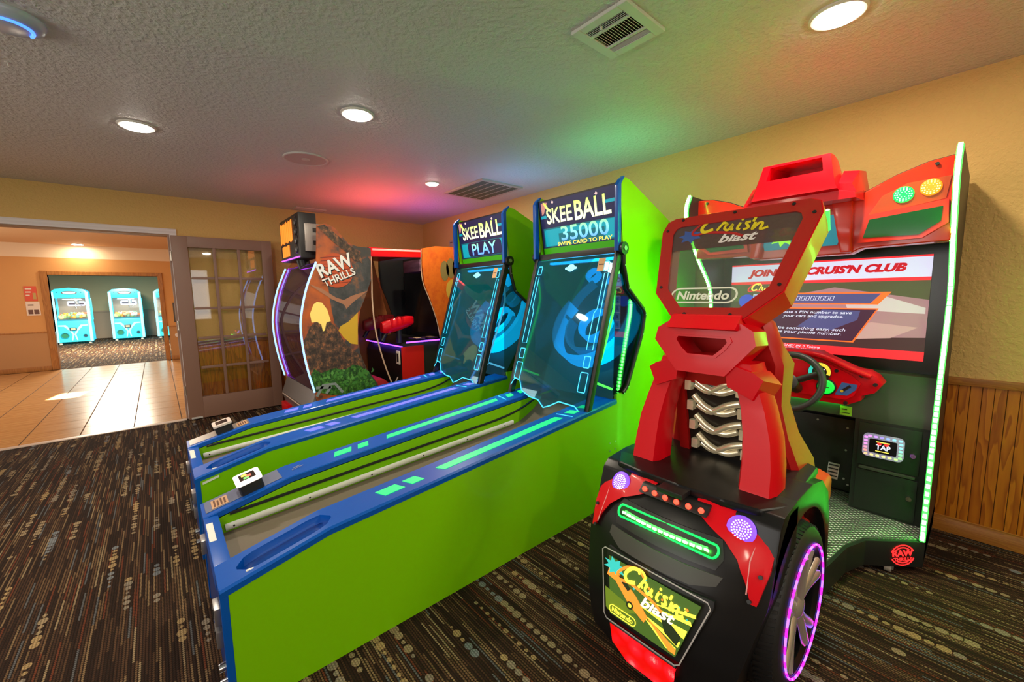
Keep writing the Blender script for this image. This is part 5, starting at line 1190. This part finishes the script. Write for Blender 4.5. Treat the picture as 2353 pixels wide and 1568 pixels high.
for k in range(60):
    a, b = random.uniform(735, 858), random.uniform(850, 888)
    if b < 846+.0*a or (a < 770 and b < 858): continue
    cxx, czz = jp([(a, b)])[0]; th = random.uniform(0, PI); l_ = random.uniform(.02, .045)
    decal('leaf', fv, [(cxx+l_*math.cos(th), czz+l_*math.sin(th)), (cxx+.4*l_*math.cos(th+1.4), czz+.4*l_*math.sin(th+1.4)), (cxx-l_*.6*math.cos(th), czz-l_*.6*math.sin(th)), (cxx+.4*l_*math.cos(th-1.4), czz+.4*l_*math.sin(th-1.4))], random.choice((mat('leaf_a', (.05, .20, .03), .5), mat('leaf_b', (.10, .30, .06), .5), mat('leaf_c', (.02, .09, .02), .5))), pan, .0019+.00002*k, .0003)
# winged silhouettes, drawn plainly
art([(708, 652), (740, 664), (772, 684), (790, 690), (808, 680), (846, 668), (812, 694), (796, 710), (790, 700), (762, 688), (734, 670)], mat('print_wing', (.36, .15, .08), .5), .0020)
art([(728, 520), (745, 516), (800, 562), (826, 580), (834, 606), (812, 596), (790, 575), (764, 555)], M_ROCK, .0020)
# grey frame bars of a vehicle at the foot of the picture
for L in ([(728, 912), (742, 886), (770, 882), (788, 902)], [(750, 905), (760, 888)], [(726, 892), (760, 890)]):
    ribbon('print', fv, jp(L), .025, mat('print_grey', (.22, .26, .26), .5), pan, .0032)
c1 = jp([(772, 622)])[0]
for rr in (.155,): decal('emblem', fv, circ(c1[0], c1[1], rr, 30), mat('emblem_orange', (.50, .07, .015), .5), pan, .0034)
for k in range(9): ribbon('emblem_line', fv, [(c1[0]-.13, c1[1]-.13+.03*k), (c1[0]+.13, c1[1]-.10+.03*k)], .006, mat('emblem_dark', (.16, .02, .01), .5), pan, .0036)
M_LW = mat('letter_white', (.80, .79, .76), .5); M_LK = mat('letter_black', (.015, .012, .012), .5)
for dx, dz, ma_, d_ in ((.006, -.008, M_LK, .0044), (0, 0, M_LW, .0052)):
    text('lettering', 'RAW', fv, c1[0]-.005+dx, c1[1]+.050+dz, .125, ma_, pan, d_, .33, 0, .03 if ma_ is M_LW else .05, .40)
    text('lettering', 'THRILLS', fv, c1[0]+.025+dx, c1[1]-.058+dz, .068, ma_, pan, d_, .31, 0, .02 if ma_ is M_LW else .04, .40)
# light strips on both back edges
E_JL = emis('led_lightblue', (.20, .42, 1), 2.2); E_PUR = emis('led_purple', (.40, .04, 1), 4.0)
edge = smoothpts([(p[0], 0, p[1]) for p in jp(ledge)], 5)
for y_ in (YN-.004, YF+.004): tube('light_strip', [(p.x-.004, y_, p.z) for p in edge], .0085, E_JL, ja, 8)
tube('light_strip', [(p.x+.02, YF-.03, p.z) for p in edge], .006, E_PUR, ja, 8); tube('light_strip', [(p.x+.02, YN+.03, p.z) for p in edge], .004, E_PUR, ja, 8)
# curved back glass, bench shell
bm = bmesh.new(); A = [bm.verts.new((p.x+.012, YN+.022, p.z)) for p in edge]; B = [bm.verts.new((p.x+.012, YF-.022, p.z)) for p in edge]
A2 = [bm.verts.new((p.x+.018, YN+.022, p.z)) for p in edge]; B2 = [bm.verts.new((p.x+.018, YF-.022, p.z)) for p in edge]
for i in range(len(edge)-1):
    bm.faces.new((A[i], A[i+1], B[i+1], B[i])); bm.faces.new((A2[i], B2[i], B2[i+1], A2[i+1]))
for q in ((A, A2), (B2, B)):
    for i in range(len(edge)-1): bm.faces.new((q[0][i], q[1][i], q[1][i+1], q[0][i+1]))
bm.faces.new((A[0], B[0], B2[0], A2[0])); bm.faces.new((A[-1], A2[-1], B2[-1], B[-1]))
bm_obj('back_glass', bm, G_PURP, ja, 50)
xz('back_foot', [(1.03, .05), (1.22, .05), (1.20, .47), (1.03, .47), (.97, .30)], YN+.021, YF-.021, mat('foot_grey', (.13, .11, .10), .4), ja, .01)
tube('foot_edge', [(.962, YN+.1, .30), (.962, YF-.1, .30)], .006, mat('edge_cream', (.55, .40, .30), .4), ja, 8)
box('foot_red', (.955, YF-.30, .05), (1.05, YF-.02, .20), M_RED, ja, .01)
for yy in (YN+.30, YN+.62, YN+.92): tube('back_print', smoothpts([(p.x+.024, yy, p.z) for p in edge[4:22]], 1), .006, mat('print_bone', (.40, .28, .18), .5), ja, 6)
for (yy, za, zb_, c_) in ((YN+.35, 1.30, 1.45, (.30, .42, .36)), (YN+.75, 1.05, 1.30, (.20, .12, .10)), (YN+.5, .65, .80, (.35, .20, .12))):
    box('seat_print', (1.10, yy, za), (1.11, yy+.22, zb_), mat('seatprint%d' % int(za*100), c_, .5), ja)
# far panel, header bar, screen housing
fpn = jp([(730, 530), (800, 560), (852, 580), (868, 650), (893, 740), (900, 800), (905, 880)], YF)
xz('side_panel', fpn + [(2.10, .05), (1.02, .05), (1.06, .3)] + [(p.x, p.z) for p in edge[::4]], YF-.02, YF, mat('inside_orange', (.40, .13, .03), .4), ja)
hb = jp([(850, 570), (967, 575), (967, 592), (853, 590)])
xz('header', hb, YN+.0, YN+.03, M_RED, ja, .004)
xz('canopy', [(1.60, 1.81), (2.16, 1.80), (2.16, 1.77), (1.60, 1.78)], YN+.03, YF-.021, M_RED, ja)
tube('header_light', [(1.62, YN-.004, hb[0][1]-.012), (2.13, YN-.004, hb[1][1]-.012)], .009, emis('led_red', (1, .04, .03), 9), ja, 8)
tr = jp([(853, 576), (855, 640), (857, 700), (866, 770), (884, 835), (905, 890)])
tube('side_trim', smoothpts([(a, YN+.01, b) for a, b in tr], 4), .0075, mat('trim_tan', (.55, .36, .24), .35), ja, 8)
op = jp([(970, 571), (1000, 566), (1040, 568)]) + [(3.05, 1.83), (3.05, .05), (2.45, .05)] + jp([(1020, 815), (1008, 745), (990, 690), (975, 650), (970, 610)])
of_ = xz('front_side', op, YN, YN+.02, M_ORG, ja)
tube('panel_edge', smoothpts([(a, YN+.004, b) for a, b in jp([(968, 572), (968, 615), (973, 652), (988, 690), (1006, 745), (1018, 815)])], 4), .005, mat('trim_tan', (.55, .36, .24), .35), of_, 8)
# clawed paw print, plain shapes
cc = jp([(1040, 640)])[0]
for a, b, r_ in ((-.10, .10, .055), (-.02, .13, .06), (.06, .13, .06), (.13, .10, .055)): decal('print', fv, circ(cc[0]+a, cc[1]+b-.02, r_, 14, .11), mat('print_khaki', (.20, .14, .05), .5), of_, .0010, .0004)
decal('print', fv, circ(cc[0], cc[1]-.13, .09, 16, .12), mat('print_gold', (.52, .32, .05), .5), of_, .0018, .0004)
xz('front_side', [(a, b) for a, b in op], YF, YF-.02, M_CAB, ja)
box('screen_housing', (2.48, YN+.021, .05), (3.05, YF-.021, 1.80), M_CAB, ja)
sc2 = box('screen', (2.46, YN+.08, .80), (2.481, YF-.08, 1.62), mat('screen_off', (.006, .006, .007), .12), ja)
box('screen_side', (2.40, YN+.03, .80), (2.475, YN+.075, 1.40), mat('lilac_panel', (.33, .26, .36), .4), ja)
box('rock_reflection', (2.25, YN+.25, 1.60), (2.45, YN+.65, 1.74), speckle('reflection_speckle', [(.4, (.06, .03, .05)), (.6, (.20, .10, .16))], 14), ja, .03)  # block standing in for a purple rocky reflection on the screen
cons = xz('console', [(1.93, .05), (2.46, .05), (2.46, .80), (2.30, .86), (1.98, .80), (1.93, .70)], YN+.06, YF-.06, M_CAB, ja, .01)
box('console_panel', (1.90, YN+.055, .30), (2.16, YN+.062, .80), mat('red_panel', (.55, .008, .008), .35), cons)
tube('console_light', [(1.95, YN+.04, .845), (2.45, YN+.04, .845)], .008, emis('led_violet', (.18, .04, 1), 4), ja, 8); tube('console_light', [(1.915, YN+.06, .80), (1.915, YF-.1, .80)], .007, emis('led_violet', (.18, .04, 1), 4), ja, 8)
cr_ = box('card_reader', (1.868, YN+.05, .62), (1.882, YN+.12, .76), mat('reader_pale', (.62, .55, .45), .4), ja, .003); box('reader_screen', (1.866, YN+.065, .645), (1.869, YN+.105, .735), M_BLK, cr_)
for k, xx in enumerate((2.10, 2.26)):
    cb = box('control_card', (xx, YN+.10, .862), (xx+.11, YN+.28, .872), mat('card_dark', (.05, .02, .02), .4), ja); box('card_print', (xx+.02, YN+.13, .8725), (xx+.08, YN+.22, .8735), mat('card_cream', (.65, .48, .30), .5), cb)
for k, (yy, c_) in enumerate(((YN+.28, M_RED), (YF-.35, mat('gun_dark_red', (.25, .01, .012), .4)))):
    gx = 1.95
    gn = loft('blaster', [[Vector((gx+a, yy+b*w_, 1.0+h_+c*hh2)) for b, c in ((-1, -.6), (-.6, -1), (.6, -1), (1, -.6), (1, .6), (.6, 1), (-.6, 1), (-1, .6))] for a, w_, h_, hh2 in ((-.16, .035, .0, .05), (-.13, .05, .0, .065), (.02, .055, .03, .07), (.14, .05, .055, .06), (.20, .04, .065, .045))], c_, ja)
    tube('blaster_stand', [(gx+.04, yy, .82), (gx+.04, yy, .97)], .03, M_BLK, gn, 12); tube('blaster_grip', [(gx-.10, yy, .96), (gx-.16, yy, .86)], .022, M_BLK, gn, 10)
    for q in (-.06, .0, .06): box('blaster_ridge', (gx+q-.012, yy-.058, 1.02+q*.25), (gx+q+.012, yy+.058, 1.10+q*.2), c_, gn, .004)
xz('bench', [(1.20, .08), (1.70, .08), (1.76, .44), (1.70, .49), (1.38, .46), (1.30, .80), (1.18, 1.30), (1.12, 1.30), (1.14, .6)], YN+.08, YF-.08, mat('bench_red', (.36, .01, .015), .45), ja, .015)
tube('seat_belt_bar', [(1.60, YN+.015, .10), (1.83, YN+.015, .50)], .008, mat('bar_dull', (.25, .2, .18), .4, .5), ja, 8)
box('added_top_wash', (1.75, YN+.2, 1.815), (2.05, YF-.2, 1.822), emis('added_wash_rose', (1, .12, .10), 6.5), ja); box('added_top_wash', (2.55, YN+.2, 1.805), (2.62, YF-.2, 1.812), emis('added_wash_purple', (.6, .16, 1), 9), ja)  # rose and purple strips added out of view to colour the ceiling
box('floor_plate', (1.05, YN+.02, .03), (3.05, YF-.02, .06), M_CAB, ja)
# sign box on the back
bx0, bx1, by0, by1, bz0, bz1 = 1.045, 1.20, 4.18, 4.92, 1.70, 2.115
sb = box('sign_box', (bx0, by0, bz0), (bx1, by1, bz1), M_BLK, ja, .012)
ff = Fr((bx0-.001, by1-.02, bz0), (0, -1, 0), (0, 0, 1)); wbx_ = by1-by0-.04; hbx = bz1-bz0
E_OR = emis('sign_orange', (1, .22, .02), 1.0, (.8, .2, .02))
for k in range(7): decal('sign_strip', ff, [(.02+k*.068, .17+.02*(k % 2)), (.08+k*.068, .17+.02*((k+1) % 2)), (.078+k*.068, .385-.012*(k % 3)), (.018+k*.068, .385-.010*((k+1) % 3))], E_OR, sb, .002)
for k in range(4): decal('sign_strip', ff, [(.06+k*.075, .04), (.128+k*.075, .045), (.126+k*.075, .15), (.058+k*.075, .145+.01*(k % 2))], E_OR, sb, .002)
for k in range(4): lathe('sign_boss', (bx0-.002, by0+.10, bz0+.09+.085*k), (-1, 0, 0), [(.045, 0), (.04, .012), (.015, .02)], mat('boss_dark', (.03, .025, .025), .3), sb, 14)
box('sign_bracket', (bx0+.04, by0-.03, bz0+.06), (bx1+.02, by0, bz1-.10), mat('bracket_grey', (.30, .27, .25), .35, .4), sb, .01)
for z in (bz0+.12, bz1-.18): box('bracket_slot', (bx0+.11, by0-.033, z), (bx0+.14, by0-.029, z+.04), M_BLK, sb)
tube('sign_neck', [(1.14, 4.5, 1.71), (1.16, 4.5, 1.62)], .06, M_BLK, ja, 12)
tube('sign_light', [(bx0-.004, by0+.03, bz0+.012), (bx0-.004, by1-.03, bz0+.012)], .006, E_PUR, sb, 8)

# ------------------------------------------------------------------ turquoise claw machines in the far room
M_TUR = mat('turquoise_acrylic', (.04, .50, .62), .3, 0, (.02, .55, .75), .75); M_TURL = mat('turquoise_light', (.25, .75, .85), .3, 0, (.25, .85, 1), .75); M_TURD = mat('turquoise_dark', (.01, .22, .32), .3, 0, (0, .25, .4), .3)
def claw(x0, y0, label, seed):
    w, d, h = .80, .80, 1.74; t = thing('claw_machine', (x0+w/2, y0+d/2, 0), label, 'claw machine', 'turquoise claw machines in the far room')
    B = lambda nm, a, b, ma, p=t, bev=.01: box(nm, (x0+a[0], y0+a[1], a[2]), (x0+b[0], y0+b[1], b[2]), ma, p, bev)
    low = xz('base', [(x0+.0, .07), (x0+w, .07), (x0+w-.012, .72), (x0+.012, .72)], y0, y0+d, M_TUR, t, .02)
    top = prism('canopy', [(x0+.02, y0-.01, 1.42), (x0+w-.02, y0-.01, 1.42), (x0+w-.02, y0-.01, 1.62), (x0+w-.10, y0-.01, 1.70), (x0+w/2, y0-.01, h), (x0+.10, y0-.01, 1.70), (x0+.02, y0-.01, 1.62)], (0, d, 0), M_TUR, t, .015)
    fr = Fr((x0, y0-.011, 0), (1, 0, 0), (0, 0, 1))
    decal('sign_oval', fr, circ(w/2, 1.585, .17, 26, .055), mat('oval_dark', (.10, .12, .16), .4), top, .001); decal('sign_oval', fr, circ(w/2, 1.585, .14, 26, .035), emis('oval_pale', (.7, .75, .85), .7), top, .002)
    for s in (-1, 1): decal('sign_mark', fr, [(w/2+s*.24, 1.57), (w/2+s*.28, 1.60), (w/2+s*.24, 1.62)], M_TURD, top, .001)
    for xx in (0, w-.07): B('post', (xx, -.012, .07), (xx+.07, .06, 1.62), M_TURL)
    for xx in (0, w-.05): B('post', (xx, d-.06, .72), (xx+.05, d, 1.42), M_TUR)
    fr2 = Fr((x0, y0-.002, 0), (1, 0, 0), (0, 0, 1))
    B('window_pane', (.07, 0, .72), (w-.07, .006, 1.42), G_CLEAR, t, 0)
    B('back_board', (.05, d-.05, .72), (w-.05, d-.03, 1.42), emis('claw_back', (.30, .27, .22), .5), t, 0)
    B('prize_bed', (.06, .06, .72), (w-.06, d-.06, .76), M_TURD, t, 0)
    frb = Fr((x0, y0+d-.052, 0), (1, 0, 0), (0, 0, 1)); decal('back_sign', frb, rrect(.24, 1.17, .66, 1.33, .05), emis('claw_sign', (.55, .6, .9), .8), t, .001); decal('back_sign', frb, rrect(.28, 1.22, .62, 1.27, .02), mat('claw_sign_dark', (.05, .05, .08), .5), t, .002)
    B('claw_rail', (.08, d/2-.02, 1.37), (w-.08, d/2+.02, 1.40), M_STEEL, t, 0); c_ = cyl('claw_hoist', (x0+.5, y0+d/2, 1.24), (0, 0, 1), .05, .13, M_STEEL, t, 14)
    for k in range(3): a = 2*PI*k/3; tube('claw_finger', [(x0+.5+.03*math.cos(a), y0+d/2+.03*math.sin(a), 1.24), (x0+.5+.09*math.cos(a), y0+d/2+.09*math.sin(a), 1.18), (x0+.5+.05*math.cos(a), y0+d/2+.05*math.sin(a), 1.10)], .01, M_STEEL, c_, 6)
    for s in (0, 1):
        g = (lambda a: a) if s == 0 else (lambda a: w-a)
        decal('swoosh', fr2, [(g(a), b) for a, b in ((.08, .60), (.24, .60), (.36, .42), (.40, .30), (.36, .12), (.33, .12), (.36, .30), (.30, .42), (.20, .55), (.08, .56))], M_TURL, low, .001)
    ring_ = lathe('prize_chute', (x0+.20, y0-.002, .27), (0, -1, 0), [(.075, 0), (.095, 0), (.095, .02), (.075, .02)], M_TURD, t, 24, True); cyl('chute_door', (x0+.20, y0-.001, .27), (0, -1, 0), .076, .006, mat('chute_green', (.02, .22, .14), .3), t, 24)
    lathe('coin_ring', (x0+w-.16, y0-.002, .25), (0, -1, 0), [(.04, 0), (.055, 0), (.055, .02), (.04, .02)], M_TURD, t, 20, True); cyl('coin_cap', (x0+w-.16, y0-.001, .25), (0, -1, 0), .041, .006, mat('cap_dark', (.02, .06, .10), .3), t, 20)
    B('control_box', (w/2-.09, -.03, .42), (w/2+.07, .0, .52), mat('control_dark', (.03, .07, .10), .35)); decal('control_screen', Fr((x0, y0-.0305, 0), (1, 0, 0), (0, 0, 1)), rect(w/2-.06, .44, w/2+.04, .50), emis('claw_ctrl', (.5, .45, .3), .6), t, .001)
    for xx in (.08, w-.08): cyl('foot', (x0+xx, y0+.08, 0), (0, 0, 1), .04, .07, mat('foot_pale', (.5, .5, .48), .5), t, 14); cyl('foot', (x0+xx, y0+d-.08, 0), (0, 0, 1), .04, .07, mat('foot_pale', (.5, .5, .48), .5), t, 14)
    rnd = random.Random(seed); cols = [(.8, .35, .06), (.75, .55, .3), (.35, .55, .2), (.7, .68, .6), (.75, .2, .1), (.2, .4, .3)]
    bmh = bmesh.new(); k = 0
    for k in range(46):
        px_, py_ = x0+rnd.uniform(.13, w-.13), y0+rnd.uniform(.13, d-.15); r_ = rnd.uniform(.045, .065); pz_ = .76+r_*.8+rnd.uniform(0, .12)*(1 if py_ > y0+.3 else .5)
        v0 = len(bmh.faces); bmesh.ops.create_icosphere(bmh, subdivisions=2, radius=r_, matrix=Matrix.Translation((px_, py_, pz_)) @ Matrix.Diagonal((1, 1, .85, 1)))
        for sx in (-1, 1): bmesh.ops.create_icosphere(bmh, subdivisions=1, radius=r_*.4, matrix=Matrix.Translation((px_+sx*r_*.6, py_, pz_+r_*.7)))
        bmh.faces.ensure_lookup_table()
        for f in bmh.faces[v0:]: f.material_index = k % 6
    me = bpy.data.meshes.new('plush_toy_heap'); bmh.to_mesh(me); bmh.free()
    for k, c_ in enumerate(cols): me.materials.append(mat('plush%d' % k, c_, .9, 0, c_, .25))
    o = link('plush_toy_heap', me, None); o['kind'] = 'stuff'
    tag(o, ('heap of orange and brown plush toys inside the claw machine nearest the doorway post', 'heap of green and orange plush toys inside the middle claw machine', 'plush toys inside the claw machine half hidden by the door trim')[seed], 'plush toys')
    area('claw_lamp', (x0+w/2, y0+.4, 1.40), .4, 6, (1, .95, .9), parent=t)
    return t
claw(-2.40, 18.45, 'turquoise claw machine with mostly orange toys and a rectangular control panel', 0)
claw(-1.18, 18.85, 'turquoise claw machine between two others with pale green toys', 1)
claw(-.06, 18.85, 'turquoise claw machine cut off by the right doorway trim', 2)
